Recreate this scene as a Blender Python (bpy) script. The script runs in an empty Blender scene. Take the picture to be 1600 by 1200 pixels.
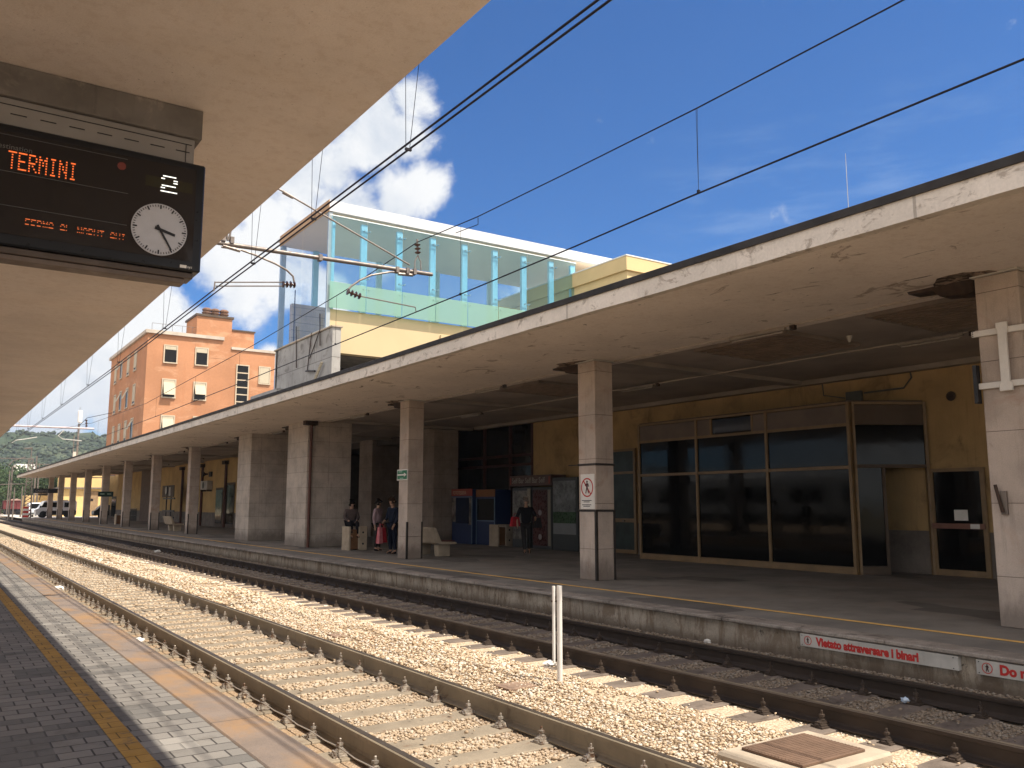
import bpy, bmesh, math, random
import numpy as np
from mathutils import Vector, Matrix
random.seed(7); rng = np.random.default_rng(11)
SC = bpy.context.scene; COL = SC.collection
R = math.radians

# ---------------------------------------------------------------- camera
CAMH = 1.55; FPX = 1340.0
PITCH = math.atan(188/FPX); YAW = math.atan(917/math.hypot(FPX, 188.0))
cd = bpy.data.cameras.new('camera'); cam = bpy.data.objects.new('camera', cd); COL.objects.link(cam)
cam.location = (0, 0, CAMH); cam.rotation_euler = (R(90)+PITCH, 0, -YAW)
cd.sensor_width = 36; cd.lens = FPX/1600*36; cd.clip_start = .05; cd.clip_end = 6000
SC.camera = cam
_Fh = Vector((math.sin(YAW), math.cos(YAW), 0)); _R = Vector((math.cos(YAW), -math.sin(YAW), 0))
_F = _Fh*math.cos(PITCH)+Vector((0, 0, math.sin(PITCH))); _U = _R.cross(_F)
def ray(u, v): return _F+_R*((u-800)/FPX)+_U*((600-v)/FPX)
def P(u, v, x=None, y=None, z=None):
    """world point on the plane x=, y= or z= (metres) measured from the survey photo"""
    d = ray(u, v); o = Vector((0, 0, CAMH))
    for i, k in enumerate((x, y, z)):
        if k is not None: return o+d*((k-o[i])/d[i])

# ---------------------------------------------------------------- sun and sky
SUN = Vector((.32, -.50, 1.0)).normalized()
sl = bpy.data.lights.new('sun', 'SUN'); sl.energy = 3.9; sl.angle = R(.53); sl.color = (1, .93, .82)
so = bpy.data.objects.new('sun', sl); COL.objects.link(so)
so.rotation_euler = SUN.to_track_quat('Z', 'Y').to_euler()
so.location = (20, -30, 60)
W = bpy.data.worlds.new('World'); SC.world = W; W.use_nodes = True
SC.view_settings.view_transform = 'Standard'; SC.view_settings.look = 'None'
SC.view_settings.exposure = 1.0
SC.cycles.diffuse_bounces = 7; SC.cycles.max_bounces = 14; SC.cycles.transparent_max_bounces = 24; SC.view_settings.gamma = 1.0

class NT:
    """small node-tree helper"""
    def __init__(s, nt): s.nt = nt; s.n = nt.nodes; s.l = nt.links
    def node(s, t, **k):
        q = s.n.new(t)
        for a, b in k.items():
            if a == 'ins':
                for i, v in b.items(): s.put(q, i, v)
            else: setattr(q, a, b)
        return q
    def put(s, q, i, v):
        sock = q.inputs[i]
        if isinstance(v, bpy.types.NodeSocket): s.l.new(v, sock)
        elif isinstance(v, bpy.types.Node): s.l.new(v.outputs[0], sock)
        else:
            if isinstance(v, (tuple, list)) and len(v) == 3 and sock.type == 'RGBA': v = (*v, 1)
            sock.default_value = v
    def math(s, op, a, b=0.0, c=None, clamp=False):
        q = s.node('ShaderNodeMath', operation=op, use_clamp=clamp); s.put(q, 0, a); s.put(q, 1, b)
        if c is not None: s.put(q, 2, c)
        return q.outputs[0]
    def vmath(s, op, a, b=None, out=0):
        q = s.node('ShaderNodeVectorMath', operation=op); s.put(q, 0, a)
        if b is not None: s.put(q, 1, b)
        return q.outputs[out]
    def mix(s, f, a, b, blend='MIX'):
        q = s.node('ShaderNodeMix', data_type='RGBA', blend_type=blend, clamp_factor=True)
        s.put(q, 0, f); s.put(q, 6, a); s.put(q, 7, b); return q.outputs[2]
    def ramp(s, f, lo, hi, a=0.0, b=1.0):
        q = s.node('ShaderNodeMapRange', interpolation_type='SMOOTHSTEP'); s.put(q, 0, f)
        s.put(q, 1, lo); s.put(q, 2, hi); s.put(q, 3, a); s.put(q, 4, b); return q.outputs[0]
    def noise(s, vec, scale, detail=4, rough=.55, dist=0.0):
        q = s.node('ShaderNodeTexNoise'); s.put(q, 'Vector', vec); q.inputs['Scale'].default_value = scale
        q.inputs['Detail'].default_value = detail; q.inputs['Roughness'].default_value = rough
        q.inputs['Distortion'].default_value = dist; return q.outputs[0]
    def scaled(s, vec, sc):
        q = s.node('ShaderNodeMapping'); s.put(q, 0, vec); q.inputs['Scale'].default_value = sc; return q.outputs[0]

w = NT(W.node_tree); w.n.clear()
sky = w.node('ShaderNodeTexSky', sky_type='NISHITA', sun_disc=False)
sky.sun_elevation = math.asin(SUN.z); sky.sun_rotation = math.atan2(SUN.x, SUN.y)
sky.altitude = 0; sky.air_density = 1.0; sky.dust_density = .35; sky.ozone_density = 2.6
tc = w.node('ShaderNodeTexCoord').outputs['Generated']
dirn = w.vmath('NORMALIZE', tc)
blobs = [(640, 150, .055, .9), (590, 170, .06, .95), (625, 205, .055, .9), (560, 230, .075, 1), (520, 260, .075, 1), (470, 290, .09, 1), (560, 310, .06, 1), (610, 300, .055, .95), (655, 300, .05, .95), (520, 330, .06, 1),
         (420, 340, .07, .9), (370, 400, .075, 1), (420, 440, .075, 1), (385, 480, .06, 1), (420, 560, .03, .9), (520, 460, .05, .9), (590, 420, .04, .6), (330, 300, .10, .9), (240, 500, .06, 1.1), (210, 525, .07, 1.2), (290, 525, .05, 1), (150, 560, .09, 1.2),
         (120, 600, .09, 1.1), (80, 640, .09, 1.0), (150, 640, .06, .8), (30, 640, .10, 1.1), (40, 690, .08, .8), (-80, 600, .2, 1.0), (-250, 560, .25, 1.0), (800, 450, .06, .6), (880, 455, .05, .6), (935, 190, .012, .2)]
acc = None
for (u, v, r, k) in blobs:
    d = ray(u, v).normalized()
    dist = w.vmath('DISTANCE', dirn, tuple(d), out=1)
    m = w.math('MULTIPLY', w.ramp(dist, r*1.15, r*.0), k)
    acc = m if acc is None else w.math('MAXIMUM', acc, m)
n1 = w.noise(dirn, 13.0, 10, .60, .3)
n2 = w.noise(dirn, 34.0, 5, .6)
dens = w.math('ADD', w.math('MULTIPLY', acc, .86), w.math('MULTIPLY', w.math('SUBTRACT', w.math('ADD', w.math('MULTIPLY', n1, .78), w.math('MULTIPLY', n2, .22)), .5), 2.1))
den = w.ramp(dens, .26, .72)
# thin high streaks low on the right
st = w.noise(w.scaled(dirn, (3, 3, 16)), 3.0, 6, .6)
sm = None
for (u, v, r) in ((1450, 300, .16), (1180, 340, .16), (935, 200, .02)):
    m = w.ramp(w.vmath('DISTANCE', dirn, tuple(ray(u, v).normalized()), out=1), r, .02)
    sm = m if sm is None else w.math('MAXIMUM', sm, m)
streak = w.math('MULTIPLY', w.math('MULTIPLY', w.ramp(st, .42, .75), sm), .20)
shade = w.ramp(w.noise(dirn, 7.0, 6, .55, .2), .28, .52)
sz = w.node('ShaderNodeSeparateXYZ'); w.put(sz, 0, dirn)
low = w.ramp(sz.outputs[2], .135, .06)
cc = w.mix(shade, (.31, .345, .40), (.49, .495, .50))
cc = w.mix(low, cc, w.mix(shade, (.085, .135, .24), (.33, .37, .43)))
skyc = w.mix(1.0, sky.outputs[0], (.32, .75, 1.24), 'MULTIPLY')
skys = w.vmath('SCALE', skyc); skys.node.inputs[3].default_value = .056
t1 = w.mix(streak, skys, (.26, .34, .45))
t2 = w.mix(den, t1, cc)
# added unseen cloud cover behind and beside the camera, bright to fill the shade
cov = None
for (d3, r0) in (((-1, -.1, .45), .95), ((-.3, -1, .5), .95), ((.9, -.7, .45), .7), ((-.85, .55, .45), .42), ((-.2, -.3, 1), .55)):
    m = w.ramp(w.vmath('DISTANCE', dirn, tuple(Vector(d3).normalized()), out=1), r0, r0*.55); cov = m if cov is None else w.math('MAXIMUM', cov, m)
brk = w.ramp(w.noise(dirn, 3.0, 7, .6, .3), .36, .56)
t2 = w.mix(w.math('MULTIPLY', cov, w.math('MULTIPLY_ADD', brk, .75, .2)), t2, (.98, .94, .90))
bg = w.node('ShaderNodeBackground'); w.put(bg, 0, t2); bg.inputs[1].default_value = 1.0
wo = w.node('ShaderNodeOutputWorld'); w.l.new(bg.outputs[0], wo.inputs[0])
W.cycles.sampling_method = 'MANUAL'; W.cycles.sample_map_resolution = 512

# ---------------------------------------------------------------- materials
MATS = {}
def mat(name, col, rough=.85, var=.2, scale=2.5, bump=.0, bscale=30, metal=0.0, spec=.3, stain=None, fine=.0, vstreak=0.0, post=None):
    """procedural surface: base colour, broad variation, fine grain, stains and bump, all in metres"""
    if name in MATS: return MATS[name]
    m = bpy.data.materials.new(name); m.use_nodes = True; t = NT(m.node_tree)
    b = t.n['Principled BSDF']; pos = t.node('ShaderNodeNewGeometry').outputs['Position']
    dark = tuple(c*(1-var) for c in col); lite = tuple(min(1, c*(1+var*.6)) for c in col)
    c = t.mix(t.ramp(t.noise(pos, scale, 5, .6), .3, .7), dark, lite)
    if fine: c = t.mix(t.ramp(t.noise(pos, bscale*1.7, 3, .6), .35, .65), c, t.mix(1.0, c, (1-fine,)*3, 'MULTIPLY'))
    if vstreak:
        sv = t.noise(t.scaled(pos, (6, 6, .45)), 2.2, 4, .6)
        c = t.mix(t.math('MULTIPLY', t.ramp(sv, .52, .8), vstreak), c, tuple(q*.35 for q in col))
    if stain:
        scol, lo, hi, ssc = stain
        c = t.mix(t.ramp(t.noise(pos, ssc, 6, .65, .6), lo, hi), c, scol)
    if post: c = post(t, pos, c, b) or c
    t.put(b, 'Base Color', c); b.inputs['Metallic'].default_value = metal
    rr = t.ramp(t.noise(pos, scale*3, 4), .3, .7, max(.02, rough-.08), min(1, rough+.08)); t.put(b, 'Roughness', rr)
    b.inputs['Specular IOR Level'].default_value = spec
    if bump:
        bn = t.node('ShaderNodeBump'); bn.inputs['Strength'].default_value = 1; bn.inputs['Distance'].default_value = bump
        t.put(bn, 'Height', t.noise(pos, bscale, 5, .65))
        if not b.inputs['Normal'].is_linked: t.put(b, 'Normal', bn.outputs[0])
    MATS[name] = m; return m

def flat(name, col, rough=.5, metal=0, spec=.4): return mat(name, col, rough, var=.07, scale=6, spec=spec, metal=metal)
def emit(name, col, st):
    m = bpy.data.materials.new(name); m.use_nodes = True; b = m.node_tree.nodes['Principled BSDF']
    b.inputs['Base Color'].default_value = (0, 0, 0, 1); b.inputs['Emission Color'].default_value = (*col, 1)
    b.inputs['Emission Strength'].default_value = st; MATS[name] = m; return m

def fr(t, x, period, off=0.0):   # fract of (x+off)/period
    return t.math('FRACT', t.math('DIVIDE', t.math('ADD', x, off), period))
def xyz(t, pos):
    s = t.node('ShaderNodeSeparateXYZ'); t.put(s, 0, pos); return s.outputs
def joints(period, width=.010, off=0.0, vert=None, depth=.5):
    def f(t, pos, c, b):
        o = xyz(t, pos)
        q = fr(t, o[2], period, off); m = t.math('LESS_THAN', q, width/period)
        if vert:
            s = t.math('ADD', o[0], o[1]); m2 = t.math('LESS_THAN', fr(t, s, vert, .31), width*.8/vert); m = t.math('MAXIMUM', m, m2)
        gr = t.ramp(t.math('SUBTRACT', o[2], t.math('MULTIPLY', t.noise(t.scaled(pos, (5, 5, 2)), 1.3, 5, .7), .55)), .28, -.15)
        c = t.mix(t.math('MULTIPLY', gr, .6), c, (.10, .08, .065))
        blot = t.ramp(t.noise(pos, 3.1, 7, .75, .9), .60, .68); c = t.mix(t.math('MULTIPLY', blot, .35), c, (.24, .15, .11))
        # slab-to-slab tone
        fl = t.math('FLOOR', t.math('DIVIDE', t.math('ADD', o[2], off), period))
        wn = t.node('ShaderNodeTexWhiteNoise', noise_dimensions='1D'); t.put(wn, 'W', fl)
        c = t.mix(t.math('MULTIPLY', wn.outputs[0], .25), c, t.mix(1.0, c, (.72, .70, .68), 'MULTIPLY'))
        bn = t.node('ShaderNodeBump'); bn.inputs['Distance'].default_value = .004
        t.put(bn, 'Height', t.math('SUBTRACT', t.math('MULTIPLY', t.noise(pos, 60, 4), .4), t.math('MULTIPLY', m, 1.0)))
        t.put(b, 'Normal', bn.outputs[0])
        return t.mix(t.math('MULTIPLY', m, depth), c, (.05, .04, .03))
    return f

M_trav = mat('travertine_column', (.54, .445, .375), .7, .16, 1.8, spec=.25, fine=.12, bscale=40, vstreak=.42, stain=((.40, .27, .20), .52, .80, 1.6), post=joints(.93, .009, .30, depth=.7))
M_travp = mat('travertine_pier', (.56, .485, .415), .7, .2, 1.8, spec=.25, fine=.16, bscale=40, vstreak=.42, post=joints(.565, .010, .1, 1.05, .55))
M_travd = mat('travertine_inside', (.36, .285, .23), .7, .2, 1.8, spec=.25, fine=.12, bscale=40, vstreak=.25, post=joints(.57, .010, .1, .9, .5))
M_dado = mat('stone_dado', (.20, .165, .135), .75, .25, 2, fine=.15, bscale=30, vstreak=.3)

def soffit_post(near):
    def f(t, pos, c, b):
        pits = t.ramp(t.noise(pos, 34 if near else 30, 3, .7), .28, .36 if near else .31, 1, 0)
        zone = t.ramp(t.noise(pos, .9, 4, .6), .40, .62)
        c = t.mix(t.math('MULTIPLY', t.math('MULTIPLY', pits, zone), .75), c, (.16, .11, .08))
        mo = t.noise(pos, 9.0, 7, .75); c = t.mix(t.math('MULTIPLY', t.ramp(mo, .46, .66), .32), c, t.mix(1.0, c, (.74, .66, .60), 'MULTIPLY'))
        if near:
            # faint shuttering bands across the slab
            o = xyz(t, pos)
            bands = t.noise(t.scaled(pos, (.25, 1.3, 1)), 1.2, 3)
            c = t.mix(t.math('MULTIPLY', t.ramp(bands, .45, .65), .12), c, tuple((.62, .50, .38)))
        else:
            cr = t.noise(t.scaled(pos, (1, .55, 1)), 1.7, 7, .7, 1.2)
            c = t.mix(t.math('MULTIPLY', t.ramp(cr, .60, .64), .55), c, (.20, .13, .085))
            cr2 = t.noise(t.scaled(pos, (3.2, 1.0, 1)), 1.3, 5, .7, .8)
            c = t.mix(t.math('MULTIPLY', t.ramp(cr2, .655, .675), .8), c, (.12, .085, .06))
        return c
    return f
M_sofn = mat('canopy_soffit_plaster', (.75, .665, .605), .9, .10, .5, bump=.004, bscale=42, spec=.1, fine=.06, post=soffit_post(True))
M_soff = mat('canopy_soffit_concrete', (.78, .69, .61), .9, .10, .5, bump=.004, bscale=25, spec=.1, fine=.05, vstreak=0, post=soffit_post(False))
def fascia_post(t, pos, c, b):
    o = xyz(t, pos)
    j = t.math('LESS_THAN', fr(t, o[1], 6.1, 1.2), .006)
    sp = t.ramp(t.noise(t.scaled(pos, (1, 1.1, 2.0)), 2.1, 8, .76, .7), .535, .62)
    c = t.mix(t.math('MULTIPLY', sp, .65), c, (.24, .19, .15))
    dr = t.noise(t.scaled(pos, (1, 5.5, .35)), 2.0, 4, .6)
    c = t.mix(t.math('MULTIPLY', t.ramp(dr, .58, .8), .45), c, (.26, .21, .17))
    return t.mix(t.math('MULTIPLY', j, .45), c, (.10, .08, .065))
M_fascia = mat('canopy_fascia_concrete', (.66, .59, .51), .9, .12, 1.2, bump=.006, bscale=14, spec=.1, fine=.08, post=fascia_post)
M_flash = mat('roof_flashing', (.035, .032, .032), .6, .3, 3)
M_roof = mat('roof_bitumen', (.12, .11, .10), .95, .2, 1)
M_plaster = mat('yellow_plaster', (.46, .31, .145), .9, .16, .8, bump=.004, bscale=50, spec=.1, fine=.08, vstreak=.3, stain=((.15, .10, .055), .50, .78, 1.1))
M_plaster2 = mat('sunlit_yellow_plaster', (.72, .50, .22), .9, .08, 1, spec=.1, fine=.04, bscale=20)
M_cream = mat('cream_plaster', (.66, .50, .26), .9, .05, 1, spec=.1, fine=.03, bscale=20)
def orange_post(t, pos, c, b):
    p = t.noise(t.scaled(pos, (.22, .22, .5)), 1.3, 8, .7, .5)
    c = t.mix(t.math('MULTIPLY', t.ramp(p, .52, .66), .55), c, (.60, .34, .20))
    p2 = t.noise(t.scaled(pos, (1.2, 1.2, .12)), .9, 5, .65)
    return t.mix(t.math('MULTIPLY', t.ramp(p2, .55, .78), .35), c, (.42, .16, .07))
M_orange = mat('orange_plaster', (.47, .225, .118), .92, .12, .25, spec=.1, fine=.05, bscale=3, post=orange_post)
M_cornice = mat('pale_cornice', (.50, .42, .34), .9, .15, 1)
M_wframe = mat('cream_window_frame', (.52, .42, .30), .8, .08, 2)
M_blind = mat('cream_roller_blind', (.50, .43, .31), .8, .05, 2, post=lambda t, pos, c, b: t.mix(t.math('MULTIPLY', t.math('LESS_THAN', fr(t, xyz(t, pos)[2], .12), .18), .35), c, (.3, .25, .17)))
M_dark = mat('dark_void', (.012, .011, .012), .5, .2, 1)
M_dglass = mat('dark_shop_glass', (.004, .004, .004), .02, .0, 1, spec=.15)
M_dglass2 = mat('dark_window_glass', (.010, .010, .010), .08, .1, 1, spec=.14)
M_bronze = mat('bronze_frame', (.22, .14, .065), .45, .15, 3, spec=.45)
M_bronzed = mat('dark_bronze_panel', (.10, .070, .048), .6, .15, 2, spec=.25)
M_maroon = mat('dark_red_frame', (.055, .018, .015), .6, .2, 3)
M_pipe = mat('rust_red_downpipe', (.12, .050, .035), .6, .25, 3)
M_rustdark = mat('rusty_dark_metal', (.055, .034, .024), .8, .4, 6)
M_corner = mat('dark_corner_guard', (.035, .028, .024), .6, .3, 4)
M_fconc = mat('precast_bench_concrete', (.42, .34, .25), .85, .15, 4, bump=.003, bscale=60)
M_white = flat('white_enamel', (.74, .70, .64), .5)
M_whited = mat('weathered_white_enamel', (.50, .47, .42), .6, .15, 3, vstreak=.35)
M_red = flat('sign_red', (.48, .03, .02), .5)
M_black = flat('black_plastic', (.012, .012, .015), .35)
M_green = flat('exit_green', (.015, .16, .07), .5)
def yl_post(t, pos, c, b):
    br = t.node('ShaderNodeTexBrick', offset=.5); t.put(br, 'Vector', pos); br.inputs['Scale'].default_value = 1; br.inputs['Brick Width'].default_value = .20
    br.inputs['Row Height'].default_value = .165; br.inputs['Mortar Size'].default_value = .005; br.inputs['Mortar Smooth'].default_value = .3
    return t.mix(t.math('MULTIPLY', br.outputs[1], .8), c, (.07, .045, .02))
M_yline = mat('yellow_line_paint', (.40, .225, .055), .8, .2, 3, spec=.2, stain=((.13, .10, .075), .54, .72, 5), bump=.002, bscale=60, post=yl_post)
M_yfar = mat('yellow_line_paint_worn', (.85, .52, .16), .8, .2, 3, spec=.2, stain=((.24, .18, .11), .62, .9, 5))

def pavers(t, pos, c, b):
    br = t.node('ShaderNodeTexBrick', offset=.5)
    t.put(br, 'Vector', pos); br.inputs['Scale'].default_value = 1; br.inputs['Brick Width'].default_value = .20
    br.inputs['Row Height'].default_value = .165; br.inputs['Mortar Size'].default_value = .0065; br.inputs['Mortar Smooth'].default_value = .3
    br.inputs['Color1'].default_value = (.225, .205, .18, 1); br.inputs['Color2'].default_value = (.175, .160, .143, 1); br.inputs['Mortar'].default_value = (.060, .053, .048, 1)
    k = br.outputs[0]
    pv = t.node('ShaderNodeTexVoronoi'); t.put(pv, 'Vector', t.scaled(pos, (2.2, 1.1, 1))); pv.inputs['Scale'].default_value = 1.15; pv.inputs['Randomness'].default_value = .8
    snap = t.vmath('SNAP', pos, (.40, .165, 1)); pn = t.noise(snap, 1.25, 3, .6)
    k = t.mix(t.math('MULTIPLY', t.ramp(pn, .535, .55), .75), k, (.12, .112, .102))    # mortar-smeared repairs
    k = t.mix(t.math('MULTIPLY', t.ramp(pn, .37, .35), .5), k, (.33, .305, .27))
    k = t.mix(t.ramp(t.noise(pos, 3.0, 6, .7), .5, .8), k, t.mix(1.0, k, (.62, .60, .58), 'MULTIPLY'))
    bn = t.node('ShaderNodeBump'); bn.inputs['Distance'].default_value = .006
    h = t.math('ADD', t.math('MULTIPLY', br.outputs[1], -1.0), t.math('MULTIPLY', t.noise(pos, 90, 4), .35)); t.put(bn, 'Height', h); t.put(b, 'Normal', bn.outputs[0])
    return k
M_paver = mat('grey_block_paving', (.3, .3, .3), .85, post=pavers, spec=.25)
def kerb_post(t, pos, c, b):
    o = xyz(t, pos)
    c = t.mix(t.ramp(t.noise(t.scaled(pos, (1, .6, 1)), 1.6, 6, .65, .4), .42, .68), c, (.30, .18, .09))
    c = t.mix(t.ramp(t.noise(pos, 2.3, 5, .6), .55, .78), c, (.18, .155, .15))
    j = t.math('LESS_THAN', fr(t, o[1], 2.4, .7), .004)
    return t.mix(j, c, (.05, .04, .03))
M_kerb = mat('worn_granite_kerb', (.235, .182, .145), .7, .18, 1.5, bump=.003, bscale=80, spec=.3, fine=.16, post=kerb_post)
def asphalt_post(t, pos, c, b):
    pv = t.node('ShaderNodeTexVoronoi', distance='CHEBYCHEV'); t.put(pv, 'Vector', t.scaled(pos, (1.1, .55, 1))); pv.inputs['Scale'].default_value = 1.0; pv.inputs['Randomness'].default_value = .9
    pr = t.node('ShaderNodeSeparateColor'); t.put(pr, 0, pv.outputs['Color'])
    c = t.mix(t.math('MULTIPLY', t.math('GREATER_THAN', pr.outputs[0], .86), .45), c, (.042, .036, .033))
    c = t.mix(t.math('MULTIPLY', t.math('LESS_THAN', pr.outputs[1], .13), .5), c, (.24, .20, .17))
    return c
M_plat = mat('platform_asphalt', (.24, .215, .19), .80, .25, .9, bump=.003, bscale=70, spec=.3, fine=.22, post=asphalt_post)
M_coping = mat('platform_coping', (.33, .28, .235), .85, .28, 2.2, bump=.006, bscale=30, fine=.2, stain=((.07, .055, .045), .5, .75, 3))
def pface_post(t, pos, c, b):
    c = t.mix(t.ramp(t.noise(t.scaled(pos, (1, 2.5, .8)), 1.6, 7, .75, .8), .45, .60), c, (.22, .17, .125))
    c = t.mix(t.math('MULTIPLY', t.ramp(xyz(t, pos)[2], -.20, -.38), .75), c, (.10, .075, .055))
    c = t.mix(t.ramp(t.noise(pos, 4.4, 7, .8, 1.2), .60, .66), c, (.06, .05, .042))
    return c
M_pface = mat('platform_face_concrete', (.42, .36, .285), .9, .25, 1.5, bump=.012, bscale=16, spec=.1, fine=.12, vstreak=.5, post=pface_post)

def ballast_tone(t, pos, c):
    """dirt that lies where brake dust and soil collect: near platform foot; far track: dirt plus canopy shade painted in"""
    o = xyz(t, pos)
    nz = t.math('MULTIPLY', t.math('SUBTRACT', t.noise(pos, 1.4, 5, .65), .5), .7)
    x = t.math('ADD', o[0], nz)
    soil = t.ramp(x, 3.0, 2.65)
    c = t.mix(t.math('MULTIPLY', soil, .62), c, (.27, .165, .085))
    far = t.ramp(x, 6.75, 7.15)  # far track stones: canopy shade and dirt both put into the colour
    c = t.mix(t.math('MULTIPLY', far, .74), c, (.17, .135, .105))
    dust = t.math('MULTIPLY', t.ramp(x, 2.8, 3.1), t.ramp(x, 4.7, 4.4)); c = t.mix(t.math('MULTIPLY', dust, .5), c, (.34, .26, .18)); rr2 = t.math('MULTIPLY', t.ramp(t.math('ABSOLUTE', t.math('SUBTRACT', t.math('ABSOLUTE', t.math('SUBTRACT', x, 3.69)), .75)), .34, .05), .35); c = t.mix(rr2, c, (.17, .10, .06))
    rs = t.math('MULTIPLY', t.ramp(t.noise(t.scaled(pos, (1, .4, 1)), 1.1, 6, .7, .6), .60, .72), t.ramp(t.math('ABSOLUTE', t.math('SUBTRACT', x, 5.4)), 1.1, .3))
    c = t.mix(t.math('MULTIPLY', rs, .6), c, (.50, .27, .15))
    return c
def stone_mat():
    m = bpy.data.materials.new('limestone_ballast'); m.use_nodes = True; t = NT(m.node_tree); b = t.n['Principled BSDF']
    g = t.node('ShaderNodeNewGeometry'); rnd = g.outputs['Random Per Island']; pos = g.outputs['Position']
    cr = t.node('ShaderNodeValToRGB'); t.put(cr, 0, rnd); e = cr.color_ramp.elements
    e[0].position = 0; e[0].color = (.34, .24, .15, 1); e[1].position = 1; e[1].color = (.72, .62, .49, 1)
    for p, q in ((.15, (.47, .35, .23)), (.35, (.55, .42, .285)), (.6, (.62, .485, .34)), (.8, (.62, .56, .47))):
        x = e.new(p); x.color = (*q, 1)
    c = t.mix(t.ramp(t.noise(pos, 90, 3), .4, .7), cr.outputs[0], t.mix(1.0, cr.outputs[0], (.80, .76, .70), 'MULTIPLY'))
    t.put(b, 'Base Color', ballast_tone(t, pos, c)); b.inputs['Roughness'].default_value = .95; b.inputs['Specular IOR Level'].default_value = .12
    bn = t.node('ShaderNodeBump'); bn.inputs['Distance'].default_value = .003; t.put(bn, 'Height', t.noise(pos, 130, 3)); t.put(b, 'Normal', bn.outputs[0])
    return m
M_stone = stone_mat()
def bed_post(t, pos, c, b):
    v = t.node('ShaderNodeTexVoronoi'); t.put(v, 'Vector', pos); v.inputs['Scale'].default_value = 42
    s = t.node('ShaderNodeSeparateColor'); t.put(s, 0, v.outputs['Color'])
    c = t.mix(s.outputs[0], (.46, .35, .235), (.62, .50, .36))
    c = t.mix(t.math('MULTIPLY', t.ramp(v.outputs['Distance'], .45, .8), .6), c, (.24, .17, .11))
    bn = t.node('ShaderNodeBump'); bn.inputs['Distance'].default_value = .010; bn.invert = True
    t.put(bn, 'Height', v.outputs['Distance']); t.put(b, 'Normal', bn.outputs[0])
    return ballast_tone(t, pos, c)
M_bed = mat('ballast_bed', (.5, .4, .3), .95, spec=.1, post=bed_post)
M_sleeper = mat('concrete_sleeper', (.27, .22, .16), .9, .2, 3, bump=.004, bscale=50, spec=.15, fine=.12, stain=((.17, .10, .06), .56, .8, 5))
M_sleeperd = mat('dark_sleeper', (.19, .15, .12), .9, .25, 3, bump=.004, bscale=50, spec=.15, fine=.12, stain=((.05, .035, .025), .5, .8, 5))  # darker, more stained sleeper concrete for the far track
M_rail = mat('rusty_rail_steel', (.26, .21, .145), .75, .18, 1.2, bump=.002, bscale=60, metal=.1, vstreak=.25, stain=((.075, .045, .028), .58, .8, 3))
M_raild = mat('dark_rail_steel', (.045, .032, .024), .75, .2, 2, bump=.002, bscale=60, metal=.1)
M_railtop = mat('worn_rail_head', (.075, .058, .043), .5, .2, 4, metal=.3, spec=.4)
M_bolt = mat('galvanised_fastener', (.40, .35, .29), .5, .4, 25, metal=.45, stain=((.13, .075, .045), .46, .62, 18))
M_boltd = mat('rusty_fastener', (.07, .05, .037), .7, .3, 20, metal=.3)
M_wire = mat('dark_copper_wire', (.016, .013, .016), .5, .1, 3, metal=.5)
M_galv = mat('galvanised_tube', (.21, .175, .15), .5, .2, 5, metal=.5)
M_ins = mat('brown_insulator', (.07, .035, .025), .25, .2, 5, spec=.6)
M_ground = mat('ground_soil', (.40, .33, .23), .95, .3, .15, spec=.1, fine=.2, bscale=2, stain=((.11, .13, .05), .5, .62, .05))
M_road = mat('pale_yard_concrete', (.52, .48, .42), .9, .12, .3, spec=.1)

def glassmat(name, tint, gl, rough=.0, body=None, bodyf=0.0):
    m = bpy.data.materials.new(name); m.use_nodes = True; t = NT(m.node_tree); t.n.clear()
    tr = t.node('ShaderNodeBsdfTransparent', ins={0: tint}); g = t.node('ShaderNodeBsdfGlossy', ins={0: (1, 1, 1), 1: rough + .01})
    f = t.node('ShaderNodeLayerWeight', ins={0: .5}); f2 = t.math('MULTIPLY_ADD', t.math('POWER', f.outputs[1], 5.0), .7*gl, .045*gl, clamp=True)
    mx = t.node('ShaderNodeMixShader'); t.l.new(f2, mx.inputs[0]); t.l.new(tr.outputs[0], mx.inputs[1]); t.l.new(g.outputs[0], mx.inputs[2])
    out = mx
    if body:
        d = t.node('ShaderNodeBsdfDiffuse', ins={0: body}); tl = t.node('ShaderNodeBsdfTranslucent', ins={0: body})
        ad = t.node('ShaderNodeMixShader', ins={0: .45}); t.l.new(d.outputs[0], ad.inputs[1]); t.l.new(tl.outputs[0], ad.inputs[2])
        m2 = t.node('ShaderNodeMixShader', ins={0: bodyf}); t.l.new(mx.outputs[0], m2.inputs[1]); t.l.new(ad.outputs[0], m2.inputs[2]); out = m2
    o = t.node('ShaderNodeOutputMaterial'); t.l.new(out.outputs[0], o.inputs[0]); MATS[name] = m; return m
M_glass = glassmat('blue_green_glass', (.78, .915, .95), 1.0, body=(.36, .62, .70), bodyf=.06)
M_frost = glassmat('frosted_green_glass', (.8, .95, .9), .6, body=(.44, .64, .54), bodyf=.62)
M_clear = glassmat('clear_pane', (.97, .985, .99), .7)

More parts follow.
